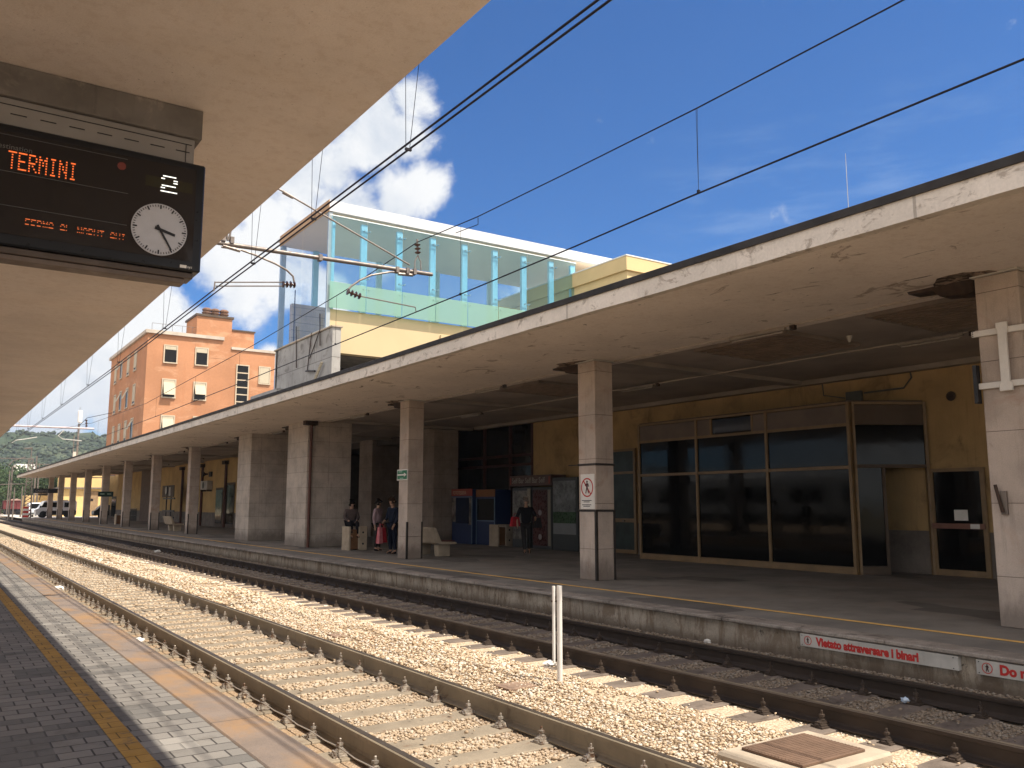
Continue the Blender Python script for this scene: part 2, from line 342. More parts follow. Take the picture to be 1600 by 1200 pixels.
# ---------------------------------------------------------------- mesh helpers
def wl(o):
    v = Vector((0, 0, 0))
    while o is not None: v += o.location; o = o.parent
    return v
class MB:
    def __init__(s): s.v = []; s.f = []; s.mi = []
    def add(s, vs, fs, mi=0):
        n = len(s.v); s.v += [Vector(p) for p in vs]; s.f += [tuple(i+n for i in f) for f in fs]; s.mi += [mi]*len(fs); return s
    def box(s, x0, x1, y0, y1, z0, z1, mi=0, mat4=None):
        if x0 > x1: x0, x1 = x1, x0
        if y0 > y1: y0, y1 = y1, y0
        if z0 > z1: z0, z1 = z1, z0
        vs = [(x, y, z) for z in (z0, z1) for y in (y0, y1) for x in (x0, x1)]
        if mat4: vs = [mat4 @ Vector(p) for p in vs]
        return s.add(vs, [(0, 2, 3, 1), (4, 5, 7, 6), (0, 1, 5, 4), (2, 6, 7, 3), (0, 4, 6, 2), (1, 3, 7, 5)], mi)
    def cbox(s, x, y, z, sx, sy, sz, mi=0, rz=0.0, tx=0.0):
        m = Matrix.Translation((x, y, z)) @ Matrix.Rotation(rz, 4, 'Z') @ Matrix.Rotation(tx, 4, 'X')
        return s.box(-sx/2, sx/2, -sy/2, sy/2, -sz/2, sz/2, mi, m)
    def tube(s, pts, r, n=8, mi=0, cap=True):
        pts = [Vector(p) for p in pts]; rs = r if isinstance(r, (list, tuple)) else [r]*len(pts); base = len(s.v)
        prev = None
        for i, p in enumerate(pts):
            t = (pts[min(i+1, len(pts)-1)]-pts[max(i-1, 0)]).normalized()
            a = Vector((0, 0, 1)) if abs(t.z) < .95 else Vector((1, 0, 0))
            if prev is not None: a = prev
            x = (a-t*a.dot(t)).normalized(); y = t.cross(x); prev = x
            for k in range(n):
                q = 2*math.pi*k/n; s.v.append(p+x*(math.cos(q)*rs[i])+y*(math.sin(q)*rs[i]))
        for i in range(len(pts)-1):
            for k in range(n):
                a = base+i*n+k; b = base+i*n+(k+1) % n; s.f.append((a, b, b+n, a+n)); s.mi.append(mi)
        if cap:
            s.f.append(tuple(base+k for k in range(n))[::-1]); s.mi.append(mi)
            e = base+(len(pts)-1)*n; s.f.append(tuple(e+k for k in range(n))); s.mi.append(mi)
        return s
    def prism(s, pts, axis, lo, hi, mi=0):
        """extrude a 2-D outline along axis ('x': pts are (y,z), 'y': (x,z), 'z': (x,y))"""
        n = len(pts)
        mk = {'x': lambda p, t: (t, p[0], p[1]), 'y': lambda p, t: (p[0], t, p[1]), 'z': lambda p, t: (p[0], p[1], t)}[axis]
        vs = [mk(p, lo) for p in pts]+[mk(p, hi) for p in pts]
        fs = [tuple(range(n)), tuple(range(2*n-1, n-1, -1))]+[(i, i+n, (i+1) % n+n, (i+1) % n) for i in range(n)]
        return s.add(vs, fs, mi)
    def lathe(s, prof, c=(0, 0, 0), n=12, axis='z', mi=0):
        base = len(s.v); c = Vector(c)
        for (r, h) in prof:
            for k in range(n):
                q = 2*math.pi*k/n; a, b = r*math.cos(q), r*math.sin(q)
                s.v.append(c+Vector({'z': (a, b, h), 'y': (a, h, b), 'x': (h, a, b)}[axis]))
        for i in range(len(prof)-1):
            for k in range(n):
                a = base+i*n+k; b = base+i*n+(k+1) % n; s.f.append((a, b, b+n, a+n)); s.mi.append(mi)
        s.f.append(tuple(base+k for k in range(n))[::-1]); s.mi.append(mi)
        e = base+(len(prof)-1)*n; s.f.append(tuple(e+k for k in range(n))); s.mi.append(mi)
        return s
    def build_each(s, name, m, parent, **k):
        """one mesh per connected piece"""
        par = list(range(len(s.v)))
        def fd(a):
            while par[a] != a: par[a] = par[par[a]]; a = par[a]
            return a
        for f in s.f:
            for q in f[1:]: par[fd(f[0])] = fd(q)
        gr = {}
        for i, f in enumerate(s.f): gr.setdefault(fd(f[0]), []).append(i)
        out = []
        for ids in gr.values():
            mb = MB(); vi = {}
            for i in ids:
                for q in s.f[i]:
                    if q not in vi: vi[q] = len(mb.v); mb.v.append(s.v[q])
                mb.f.append(tuple(vi[q] for q in s.f[i])); mb.mi.append(s.mi[i])
            out.append(mb.build(name, m, parent, **k))
        return out
    def build(s, name, m, parent=None, smooth=False, bevel=0.0, loc=None):
        me = bpy.data.meshes.new(name)
        off = wl(parent) if parent is not None else (Vector(loc) if loc is not None else Vector((0, 0, 0)))
        me.from_pydata([tuple(p-off) for p in s.v], [], s.f)
        ms = m if isinstance(m, (list, tuple)) else [m]
        for q in ms: me.materials.append(q)
        if len(ms) > 1: me.polygons.foreach_set('material_index', s.mi)
        bm = bmesh.new(); bm.from_mesh(me); bmesh.ops.recalc_face_normals(bm, faces=bm.faces)
        if bevel:
            es = [e for e in bm.edges if len(e.link_faces) == 2 and e.calc_face_angle(0) > .6]
            bmesh.ops.bevel(bm, geom=es, offset=bevel, segments=1, affect='EDGES', clamp_overlap=True)
        bm.to_mesh(me); bm.free()
        if smooth:
            me.polygons.foreach_set('use_smooth', [True]*len(me.polygons))
            try: me.set_sharp_from_angle(angle=R(40))
            except Exception: pass
        o = bpy.data.objects.new(name, me); COL.objects.link(o)
        if parent is not None: o.parent = parent
        elif loc is not None: o.location = loc
        return o
def tag(o, label=None, cat=None, group=None, kind=None):
    if label: o['label'] = label
    if cat: o['category'] = cat
    if group: o['group'] = group
    if kind: o['kind'] = kind
    return o
def thing(name, label, cat, loc=(0, 0, 0), group=None):
    o = bpy.data.objects.new(name, None); COL.objects.link(o); o.location = loc; o.empty_display_size = .3
    return tag(o, label, cat, group)
def struct(o): o['kind'] = 'structure'; return o
def dup(root, loc=None, rz=None, label=None, group=None):
    def cp(o, par):
        c = o.copy(); COL.objects.link(c); c.parent = par
        for ch in KIDS.get(o.name, [k for k in o.children]): cp(ch, c)
        return c
    c = cp(root, None)
    if loc is not None: c.location = loc
    if rz is not None: c.rotation_euler = (0, 0, rz)
    if label: c['label'] = label
    if group: c['group'] = group
    return c
KIDS = {}
def text(s, size, m, parent, org, xdir, up, ext=.002, bold=0.0, name='lettering', align='LEFT', sx=1.0):
    cu = bpy.data.curves.new('t', 'FONT'); cu.body = s; cu.size = size; cu.extrude = ext; cu.offset = bold; cu.align_x = align
    cu.resolution_u = 3; o = bpy.data.objects.new('t', cu); COL.objects.link(o)
    dg = bpy.context.evaluated_depsgraph_get(); me = bpy.data.meshes.new_from_object(o.evaluated_get(dg)); bpy.data.objects.remove(o); bpy.data.curves.remove(cu)
    x = Vector(xdir).normalized(); y = Vector(up).normalized(); z = x.cross(y); off = wl(parent)
    mm = Matrix((( *(x*sx), 0), (*y, 0), (*z, 0), (0, 0, 0, 1))).transposed(); mm.translation = Vector(org)-off
    me.transform(mm); me.materials.clear(); me.materials.append(m)
    r = bpy.data.objects.new(name, me); COL.objects.link(r); r.parent = parent; return r

# ================================================================ GROUND, PLATFORMS, BALLAST
ZR = -.2; ZB = -.385
def sheet(name, x0, x1, y0, y1, z, m):
    o = MB().add([(x0, y0, z), (x1, y0, z), (x1, y1, z), (x0, y1, z)], [(0, 1, 2, 3)]).build(name, m); return struct(o)
sheet('ground', -3000, 3500, -800, 5000, -.47, M_ground)
sheet('ballast_bed', 2.0, 9.3, -14, 118, ZB-.012, M_bed)
sheet('yard_ballast', -14, 13.5, 118.05, 240, ZB-.03, M_bed)
sheet('west_bounce_ground', -40, -5.52, -60, 118, ZB-.03, M_bed)  # added unseen ground, pale so that sunlight bounces in under the canopies
sheet('yard_pavement', 9.3, 60, 96, 156, -.05, M_road)
# near platform: paving sheet on a body, stone kerb, yellow line
m = MB().box(-5.5, 1.797, -14, 118, -.46, 0); struct(m.build('near_platform', M_paver))
m = MB().box(1.80, 2.17, -14, 118, -.46, .004); struct(m.build('platform_kerb', M_kerb, bevel=.015))
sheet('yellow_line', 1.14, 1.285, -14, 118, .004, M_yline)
# far platform
m = MB().box(9.62, 32, -16, 100, -.46, 0); struct(m.build('far_platform', M_plat))
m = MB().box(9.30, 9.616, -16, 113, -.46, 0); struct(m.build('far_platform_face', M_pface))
m = MB(); y = -16
while y < 113:
    L = random.uniform(1.6, 2.6); m.box(9.235+random.uniform(-.012, .008), 9.615, y+.008, min(113, y+L), -.045, .006); y += L
struct(m.build('far_platform_coping', M_coping, bevel=.012))
m = MB().box(9.62, 14, 100, 113, -.46, -.002); struct(m.build('far_platform_end', M_plat))
MB_ = MB().box(14.003, 32, 100, 113, -.46, -.02); struct(MB_.build('far_platform_end', M_plat))
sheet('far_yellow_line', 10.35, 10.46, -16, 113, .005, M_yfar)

# base of the stones: random icosahedra as one uncountable sheet of ballast
t_ = (1+5**.5)/2
ICO = np.array([(-1, t_, 0), (1, t_, 0), (-1, -t_, 0), (1, -t_, 0), (0, -1, t_), (0, 1, t_), (0, -1, -t_), (0, 1, -t_), (t_, 0, -1), (t_, 0, 1), (-t_, 0, -1), (-t_, 0, 1)], float)/1.9
ICF = np.array([(0, 11, 5), (0, 5, 1), (0, 1, 7), (0, 7, 10), (0, 10, 11), (1, 5, 9), (5, 11, 4), (11, 10, 2), (10, 7, 6), (7, 1, 8), (3, 9, 4), (3, 4, 2), (3, 2, 6), (3, 6, 8), (3, 8, 9), (4, 9, 5), (2, 4, 11), (6, 2, 10), (8, 6, 7), (9, 8, 1)])
def stones(name, pts, rad, m, flatten=.62):
    n = len(pts); V = np.repeat(ICO[None], n, 0)*(1+rng.uniform(-.30, .30, (n, 12, 1)))
    V *= rng.uniform(.65, 1.25, (n, 1, 3)); 
    A = rng.normal(size=(n, 3, 3)); Q, _ = np.linalg.qr(A); V = np.einsum('nij,nkj->nki', Q, V); V[:, :, 2] *= flatten
    V = V*rad[:, None, None]+pts[:, None, :]; V = V.reshape(-1, 3).astype(np.float32)
    Fc = (ICF[None]+12*np.arange(n)[:, None, None]).reshape(-1).astype(np.int32)
    me = bpy.data.meshes.new(name); me.vertices.add(len(V)); me.vertices.foreach_set('co', V.ravel())
    me.loops.add(len(Fc)); me.loops.foreach_set('vertex_index', Fc); k = len(Fc)//3
    me.polygons.add(k); me.polygons.foreach_set('loop_start', np.arange(0, 3*k, 3, dtype=np.int32))
    me.update(calc_edges=True); me.materials.append(m); o = bpy.data.objects.new(name, me); COL.objects.link(o); return o
SL0 = 6.55-.6*8; SLP = .6
def sample(y0, y1, s, rmin, rmax):
    out = []
    xs = np.arange(2.19, 9.28, s); ys = np.arange(y0, y1, s)
    X, Y = np.meshgrid(xs, ys); X = X.ravel()+rng.uniform(-s*.55, s*.55, X.size); Y = Y.ravel()+rng.uniform(-s*.55, s*.55, Y.size)
    r = rng.uniform(rmin, rmax, X.size)*np.where(rng.random(X.size) < .08, 1.35, 1)
    z = np.full(X.size, ZB)+rng.uniform(-.010, .014, X.size)
    # rails and sleepers keep the stones off
    keep = np.ones(X.size, bool)
    for xr in (2.94, 4.44, 6.75, 8.25): keep &= np.abs(X-xr) > .085+r*.4
    for (a, b, ph, hw) in ((2.42, 4.96, 0, .135), (6.24, 8.76, .22, .13)):
        q = np.mod(Y-SL0-ph+.3, SLP)-.3
        ins = (X > a) & (X < b)
        on = ins & (np.abs(q) < hw)
        stray = rng.random(X.size) < .02
        keep &= ~(on & ~stray)
        z = np.where(ins & ~on, z-.012, z); z = np.where(on & stray, z+.035, z)
    keep &= ~((X > 4.97) & (X < 6.2) & (Y > 3.98) & (Y < 4.85) & (np.abs(X-5.68) < .52))
    low = X < 2.85; z = np.where(low, z-.02, z)
    z = z-.030*np.exp(-((X-6.42)/.20)**2)
    hump = .035*np.exp(-((X-5.6)/.5)**2)*(1+.6*np.sin(Y*1.7)+.4*np.sin(Y*.63+1)); z = z+hump
    # patches of trodden fines show as bare ground among the stones
    bare = (np.sin(X*3.1+Y*1.3)+np.sin(Y*2.2-X*1.7+2)+np.sin(X*5.3-Y*.8)) > 1.75
    keep &= ~(bare & (X > 5.0) & (X < 6.5) & (rng.random(X.size) < .8))
    X, Y, z, r = X[keep], Y[keep], z[keep], r[keep]
    return np.stack([X, Y, z], 1), r
ps, rs_ = [], []
for (a, b, s, r0, r1) in ((2.2, 8.5, .028, .008, .022), (8.5, 16, .038, .012, .027), (16, 30, .070, .024, .040), (30, 60, .13, .036, .06)):
    p_, r_ = sample(a, b, s, r0, r1); ps.append(p_); rs_.append(r_)
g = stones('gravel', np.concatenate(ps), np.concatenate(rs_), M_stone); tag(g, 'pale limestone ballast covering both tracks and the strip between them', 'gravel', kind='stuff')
# the strewn litter: a few pale rags and larger rocks are countable
def lump(x, y, z, r, m, name, label, cat, fl=.6):
    b = bmesh.new(); bmesh.ops.create_icosphere(b, subdivisions=2, radius=r)
    for v in b.verts: v.co *= random.uniform(.72, 1.25); v.co.z *= fl
    me = bpy.data.meshes.new(name); b.to_mesh(me); b.free(); me.materials.append(m)
    o = bpy.data.objects.new(name, me); COL.objects.link(o); o.location = (x, y, z); tag(o, label, cat); return o
M_rag = mat('pale_litter', (.72, .68, .62), .9, .1, 8)
q = P(218, 1001, z=-.34); lump(q.x, q.y, -.34, .075, M_rag, 'litter', 'white crumpled paper beside the nearest rail, by the platform kerb', 'litter')
q = P(92, 920, z=-.34); lump(q.x, q.y, -.34, .12, M_rag, 'litter', 'pale rag lying against the nearest rail further up the track', 'litter')
q = P(3, 871, z=-.3); lump(q.x, q.y, -.33, .17, M_rag, 'litter', 'white litter by the nearest rail at the left edge of view', 'litter')
q = P(246, 863, z=-.36); lump(q.x, q.y, -.33, .12, M_rag, 'litter', 'white litter between the rails of the shaded track', 'litter')
q = P(1415, 1097, z=-.36); lump(q.x, q.y, -.34, .045, flat('pale_blue_litter', (.55, .65, .75)), 'litter', 'small pale blue litter on the shaded track by the platform signs', 'litter')
q = P(1105, 1002, z=-.36); lump(q.x, q.y, -.36, .06, M_rag, 'litter', 'crumpled plastic at the foot of the far platform face', 'litter')
q = P(860, 1034, z=-.34); lump(q.x, q.y, -.36, .09, M_rag, 'litter', 'flat white rag beside the base of the double marker post', 'litter', .35)

# ================================================================ TRACKS
def rail(x, label, dark):
    zt = ZR; pr = [(-.075, -.172), (.075, -.172), (.075, -.162), (.02, -.148), (.009, -.13), (.009, -.045), (.034, -.036), (.036, -.006), (.026, 0), (-.026, 0), (-.036, -.006), (-.034, -.036), (-.009, -.045), (-.009, -.13), (-.02, -.148), (-.075, -.162)]
    m = MB(); m.prism([(x+a, zt+b) for a, b in pr], 'y', -13.5, 175)
    o = m.build('rail', M_raild if dark else M_rail, loc=(x, 0, zt-.17)); tag(o, label, 'rail')
    MB().box(x-.022, x+.026, -13.5, 175, zt+.0005, zt+.003).build('running_surface', M_railtop, o)
    if not dark:
        j = MB()
        for yy in (4.4, 16.2, 28.3): j.box(x-.030, x-.010, yy-.28, yy+.28, zt-.125, zt-.05); j.box(x+.010, x+.030, yy-.28, yy+.28, zt-.125, zt-.05)
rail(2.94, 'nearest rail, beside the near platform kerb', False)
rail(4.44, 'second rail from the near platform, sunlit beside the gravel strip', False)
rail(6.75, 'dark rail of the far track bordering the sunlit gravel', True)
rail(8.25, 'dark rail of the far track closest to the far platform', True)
cb = MB(); pts = []
for i in range(140):
    y = 2.0+i*.3; k = (y-SL0) % SLP
    pts.append((2.795+.004*math.sin(y*5), y, ZB+.075-(.012 if .2 < k < .4 else 0)))
cb.tube(pts, .006, 5); tag(cb.build('cable', flat('grey_cable', (.30, .26, .22)), loc=(2.8, 2, ZB+.08)), 'thin grey cable clipped along the outside of the nearest rail', 'cable')

def clip_mb(m, s):
    """bolted rail clip, s = +1/-1 side of the rail it sits on"""
    m.box(-.075, .055, -.075, .075, 0, .016); m.box(-.058*1, .05, -.05, .05, .016, .030)
    m.box(-.060, .045, -.035, .035, .030, .052)
    m.prism([(-.07*s, .012), (.075*s, .018), (.085*s, .030), (.03*s, .068), (-.03*s, .068), (-.07*s, .03)], 'y', -.026, .026)
    m.lathe([(.033, .068), (.033, .075), (.021, .077), (.021, .098), (.030, .099), (.030, .122), (.012, .124), (.012, .158), (.009, .162)], n=6)
    return m
def sleeper_proto(xc, mm, bm, label, grp, loc):
    o = thing('sleeper', label, 'sleeper', loc, grp)
    b = MB(); zt = 0.0
    x0, x1 = -1.26, 1.26
    for (a, c, za, zb) in ((x0, -.50, 0, 0), (-.50, .50, 0, 0), (.50, x1, 0, 0)):
        pass
    prof = lambda hw, h: [(-hw-.025, -.16), (hw+.025, -.16), (hw, h), (-hw, h)]
    vs = []; secs = [(-1.26, .125, -.004), (-1.0, .135, .0), (-.55, .135, 0), (-.40, .125, -.006), (.40, .125, -.006), (.55, .135, 0), (1.0, .135, 0), (1.26, .125, -.004)]
    for (x, hw, h) in secs: vs += [(x, yy, zz) for yy, zz in prof(hw, h)]
    fs = [(0, 1, 2, 3), tuple(4*(len(secs)-1)+k for k in (3, 2, 1, 0))]
    for i in range(len(secs)-1):
        for k in range(4): fs.append((4*i+k, 4*i+(k+1) % 4, 4*i+4+(k+1) % 4, 4*i+4+k))
    b.add(vs, fs); bo = b.build('beam', mm, bevel=.008); bo.parent = o
    for xr in (-.75, .75):
        for s in (-1, 1):
            c = clip_mb(MB(), -s).build('rail_clip', bm); c.parent = o; c.location = (xr+s*.118, 0, .0); c.scale = (.85, .85, .82)
    return o
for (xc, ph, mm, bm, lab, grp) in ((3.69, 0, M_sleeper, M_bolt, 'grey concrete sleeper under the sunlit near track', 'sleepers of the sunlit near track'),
                                   (7.50, .22, M_sleeperd, M_boltd, 'dark sleeper under the shaded far track', 'sleepers of the shaded far track')):
    proto = None
    for i in range(145):
        y = SL0+ph+i*SLP
        loc = (xc+random.uniform(-.015, .015), y+random.uniform(-.012, .012), ZB+.006)
        if i < 70:
            if proto is None: proto = sleeper_proto(xc, mm, bm, lab, grp, loc); kids = list(proto.children)
            else:
                c = proto.copy(); COL.objects.link(c); c.location = loc; c.rotation_euler = (0, 0, random.uniform(-.006, .006))
                for k in kids:
                    d = k.copy(); COL.objects.link(d); d.parent = c
                    if k.name.startswith('rail_clip'):
                        d.location = (k.location.x+random.uniform(-.006, .006), random.uniform(-.018, .018), random.uniform(-.004, .002))
                        d.rotation_euler = (random.uniform(-.05, .05), random.uniform(-.05, .05), random.uniform(-.16, .16)); d.scale = [q*random.uniform(.88, 1.1) for q in k.scale]
        else:
            c = proto.copy(); COL.objects.link(c); c.location = loc
            d = kids[0].copy(); COL.objects.link(d); d.parent = c
# drain cover on its slab
o = thing('drain_cover', 'brown ribbed steel cover on a cracked concrete slab in the gravel', 'drain cover', (5.68, 4.42, -.30))
sl_ = MB().cbox(5.68, 4.42, -.36, 1.10, .78, .10); sl_.build('slab', M_fconc, o, bevel=.02)
pl = MB().cbox(5.68, 4.43, -.298, .74, .56, .02)
for i in range(17): pl.box(5.68-.36, 5.68+.36, 4.18+i*.031, 4.18+i*.031+.012, -.288, -.283)
pl.build('plate', mat('rusty_brown_plate', (.17, .105, .07), .75, .2, 5, metal=.2), o, bevel=.003)
# double marker post
b0 = P(875, 1070, z=-.38)
o = thing('marker_post', 'white double tube post standing in the gravel between the tracks', 'post', (b0.x, b0.y, -.42))
MB().tube([(b0.x, b0.y, -.42), (b0.x, b0.y, .665)], .030, 14).build('tube', M_white, o, smooth=True)
MB().tube([(b0.x-.052, b0.y+.035, -.15), (b0.x-.052, b0.y+.035, .662)], .018, 14).build('tube', M_white, o, smooth=True)
cl = MB()
for z in (.50, -.12): cl.tube([(b0.x-.08, b0.y+.05, z), (b0.x+.035, b0.y-.02, z)], .010, 6)
cl.build('clamp', M_rustdark, o)
# small cover plates lying in the gravel
def sqr(px, py, label):
    q = P(px, py, z=-.33); o = MB().cbox(q.x, q.y, -.352, .36, .28, .03).build('cover_plate', mat('rusty_brown_plate2', (.27, .18, .125), .8, .2, 5), loc=(q.x, q.y, -.34), bevel=.005); tag(o, label, 'cover plate')
sqr(535, 990, 'flat rust brown plate lying on the gravel strip')
sqr(806, 1069, 'dark flat plate in the gravel left of the double marker post')

# ================================================================ FAR CANOPY
XE = 8.57; CY1 = 115
o = thing('platform_canopy', 'long concrete canopy over the far platform with stained fascia', 'canopy', (XE, 50, 4.6))
# undulating lower edge of the fascia comes from the chipped slab
ys = np.arange(-16, CY1+.01, .5); m = MB(); low = [random.uniform(-.008, .004) for _ in ys]
vs = []; 
for y, l in zip(ys, low): vs += [(XE, y, 4.6+l), (XE, y, 4.845), (XE+.16, y, 4.845), (XE+.16, y, 4.604)]
fs = [(0, 1, 2, 3), tuple(4*(len(ys)-1)+k for k in (3, 2, 1, 0))]
for i in range(len(ys)-1):
    for k in range(4): fs.append((4*i+k, 4*i+(k+1) % 4, 4*i+4+(k+1) % 4, 4*i+4+k))
m.add(vs, fs).build('fascia', M_fascia, o)
m = MB(); m.box(XE+.163, 12.35, -16, CY1, 4.602, 4.84); m.box(XE+.163, 12.35, CY1-.2, CY1+.0, 4.602, 4.603); m.build('slab', M_soff, o)
m = MB().box(12.354, 18.69, -16, 100, 4.70, 4.98).box(12.354, 15.5, 100.003, CY1, 4.70, 4.98)
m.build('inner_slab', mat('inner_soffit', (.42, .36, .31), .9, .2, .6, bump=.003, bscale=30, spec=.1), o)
m = MB().prism([(XE-.03, 4.845), (XE-.05, 4.93), (XE+.02, 4.96), (XE+.5, 4.96), (XE+.5, 4.849), (XE+.02, 4.849)], 'y', -16.02, CY1+.02); m.build('flashing', M_flash, o)
m = MB().box(XE+.51, 18.69, -16, 100, 4.99, 5.05).box(XE+.51, 15.6, 100.003, CY1, 4.99, 5.05); m.build('roofing', M_roof, o)
CYS = [5.28, 13.87, 22.35, 47.36, 56.5, 65.6, 74.6, 83.7, 92.8, 101.9, 110.7]
m = MB()
for y in CYS[:3]+[30.4, 37.1]+CYS[3:]:
    m.box(12.356, 18.68, y+.05, y+.45, 4.60, 4.698)
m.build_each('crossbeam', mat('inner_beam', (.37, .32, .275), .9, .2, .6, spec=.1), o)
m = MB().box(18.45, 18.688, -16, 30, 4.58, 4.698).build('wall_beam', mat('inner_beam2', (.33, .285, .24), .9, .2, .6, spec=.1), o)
# ribbed ceiling panels
def grille(x0, x1, y0, y1, label):
    o = thing('ceiling_grille', label, 'ceiling grille', ((x0+x1)/2, (y0+y1)/2, 4.7), 'ribbed grilles in the far canopy ceiling')
    m = MB(); n = 14
    for i in range(n):
        x = x0+.06+(x1-x0-.12)*i/(n-1); m.box(x-.03, x+.03, y0+.03, y1-.03, 4.64, 4.69)
    m.build('slats', mat('brown_slats', (.23, .17, .13), .8, .2, 3), o)
    f = MB(); f.box(x0, x1, y0, y0+.028, 4.63, 4.698).box(x0, x1, y1-.028, y1, 4.63, 4.698).box(x0, x0+.028, y0+.03, y1-.03, 4.63, 4.698).box(x1-.028, x1, y0+.03, y1-.03, 4.63, 4.698)
    f.build('frame', mat('grille_frame', (.27, .22, .18), .8), o)
grille(12.75, 15.0, 6.2, 8.3, 'ribbed brown ceiling grille nearest the white steel bracket column')
grille(12.75, 15.0, 9.9, 12.2, 'ribbed brown ceiling grille in front of the bronze shopfront')
grille(12.75, 15.0, 17.6, 19.6, 'ribbed brown ceiling grille left of the no-crossing sign column')
# conduits
for (x, lab, z) in ((12.05, 'thin pale conduit running along the canopy soffit above the columns', 4.592), (15.2, 'second thin pale conduit on the inner ceiling nearer the shopfront', 4.60)):
    m = MB(); m.tube([(x, -10, z), (x, 98, z)], .016, 6); 
    for k in range(60): m.box(x-.03, x+.03, -9+k*1.75, -9+k*1.75+.03, z-.02, z+(.012 if z < 4.6 else .02))
    tag(m.build('conduit', flat('pale_conduit', (.42, .35, .29)), loc=(x, 40, z)), lab, 'conduit')
def lamp(x, y, z, label, L=1.25):
    o = thing('ceiling_lamp', label, 'ceiling lamp', (x, y, z), 'tube lamps under the far canopy')
    MB().box(x-.035, x+.035, y-L/2, y+L/2, z-.06, z-.002).build('body', mat('dusty_lamp_body', (.30, .26, .22), .7), o, bevel=.008)
    t = MB().tube([(x, y-L/2+.06, z-.085), (x, y+L/2-.06, z-.085)], .016, 8); t.build('tube', flat('unlit_tube', (.36, .32, .28), .3), o, smooth=True)
    e = MB().cbox(x, y-L/2-.16, z-.045, .07, .10, .08); e.build('junction_box', M_rustdark, o)
for i, (x, y) in enumerate(((12.05, 10.0), (12.05, 18.9), (12.05, 27.2), (12.05, 35.4), (12.05, 43.5), (12.05, 52.0), (12.05, 61.0), (12.05, 70.0), (12.05, 79.0), (12.05, 88.0))):
    ord_ = ['first', 'second', 'third', 'fourth', 'fifth', 'sixth', 'seventh', 'eighth', 'ninth', 'tenth'][i]
    lamp(x, y, 4.59, ord_+' tube lamp from the right in the soffit row above the column line')
for i, (x, y) in enumerate(((15.2, 8.6), (15.2, 16.6), (15.2, 25.0), (15.2, 50), (15.2, 60), (15.2, 70))):
    ord_ = ['first', 'second', 'third', 'fourth', 'fifth', 'sixth'][i]
    lamp(x, y, 4.61, ord_+' tube lamp from the right in the inner ceiling row nearer the building wall')
q = P(1240, 540, z=4.7); m = MB().lathe([(.05, 0), (.07, -.05), (.02, -.2)], (14.2, 9.6, 4.78), 8); tag(m.build('pendant_socket', M_whited, loc=(14.2, 9.6, 4.7)), 'small pale conical socket hanging from the ceiling near the shopfront', 'socket')

# columns
LAB = {5.28: 'large travertine column at the right edge carrying a white steel bracket', 13.87: 'travertine column carrying the no crossing sign and two dark bands', 22.35: 'travertine column carrying the green arrow sign beside the standing couple',
       47.36: 'slim column just left of the two wide piers', 56.5: 'slim column in front of the far bench', 65.6: 'slim column next right of the pale concrete bin', 74.6: 'slim column with a dark sign on its face behind the pale bin',
       83.7: 'fifth slim column left of the wide piers', 92.8: 'sixth slim column left of the wide piers', 101.9: 'second slim column from the far end of the canopy', 110.7: 'last slim column at the far end of the canopy by the van'}
M_flake = mat('flaked_concrete', (.30, .22, .16), .95, .45, 7, bump=.02, bscale=14, stain=((.045, .03, .022), .46, .56, 5))
def drain_head(m, x, y):
    # rusted drain box at the column head
    m.prism([(y+.05, 4.60), (y+1.0, 4.60), (y+.98, 4.56), (y+.62, 4.54), (y+.52, 4.44), (y+.15, 4.40), (y+.05, 4.42)], 'x', x+.02, x+.32)
for y in CYS:
    o = thing('column', LAB[y], 'column', (11.75, y+.28, 0), 'stone columns of the far platform')
    big = y < 10
    y1 = y+.56
    MB().box(11.5, 12.0, y, y1, 0, 4.57).build('shaft', M_trav, o, bevel=.012)
    MB().box(11.46, 12.04, y-.02, y1+.04, 4.572, 4.60).build('cap', M_whited, o)
    d = MB(); drain_head(d, 11.55, y1); d.build('drain_head', M_rustdark, o)
    fl = MB(); n = 22; rgx = random.Random(int(y*10)); oc = [(11.70+math.cos(k*2*math.pi/n)*(.36+.22*rgx.random()), y1+.18+math.sin(k*2*math.pi/n)*(.42+.34*rgx.random())) for k in range(n)]
    fl.prism(oc, 'z', 4.590, 4.598); fl.build('flaked_patch', M_flake, o)
    if not big:
        cg = MB(); ztop = 1.05 if y != 13.87 else 1.42
        cg.box(11.488, 11.54, y-.012, y+.04, .0, ztop); cg.box(11.96, 12.012, y-.012, y+.04, 0, ztop)
        cg.build('corner_guard', M_corner, o)
    if y == 13.87:
        for z in (2.38, 1.42):
            MB().box(11.485, 12.015, y-.015, y1+.015, z-.022, z+.022).build('band', M_corner, o)
        MB().box(11.47, 11.485, y1, y1+.32, 2.37, 2.39).build('hook', M_corner, o)
    if y == 22.35:
        MB().box(12.012, 12.035, y+.1, y+.14, 1.95, 2.3).build('reflector', M_white, o)

# white steel bracket on the near column
o = thing('steel_bracket', 'white painted steel bracket strapped across the right edge column', 'bracket', (11.47, 5.5, 3.4))
MB().box(11.44, 11.49, 5.10, 5.90, 3.76, 3.84).build('upper_bar', M_white, o, bevel=.004)
MB().box(11.44, 11.49, 5.10, 5.90, 3.055, 3.135).build('lower_bar', M_white, o, bevel=.004)
MB().prism([(5.42, 3.90), (5.56, 3.90), (5.56, 3.82), (5.545, 3.79), (5.545, 3.12), (5.57, 3.09), (5.57, 3.0), (5.41, 3.0), (5.41, 3.09), (5.435, 3.12), (5.435, 3.76), (5.42, 3.78)], 'x', 11.40, 11.438).build('upright', M_white, o, bevel=.004)
d = MB()
for z in (3.775, 3.80, 3.825, 3.07, 3.095, 3.12):
    for yy in (5.12, 5.88): d.tube([(11.435, yy, z), (11.441, yy, z)], .008, 8)
d.build('bolt_holes', M_black, o)
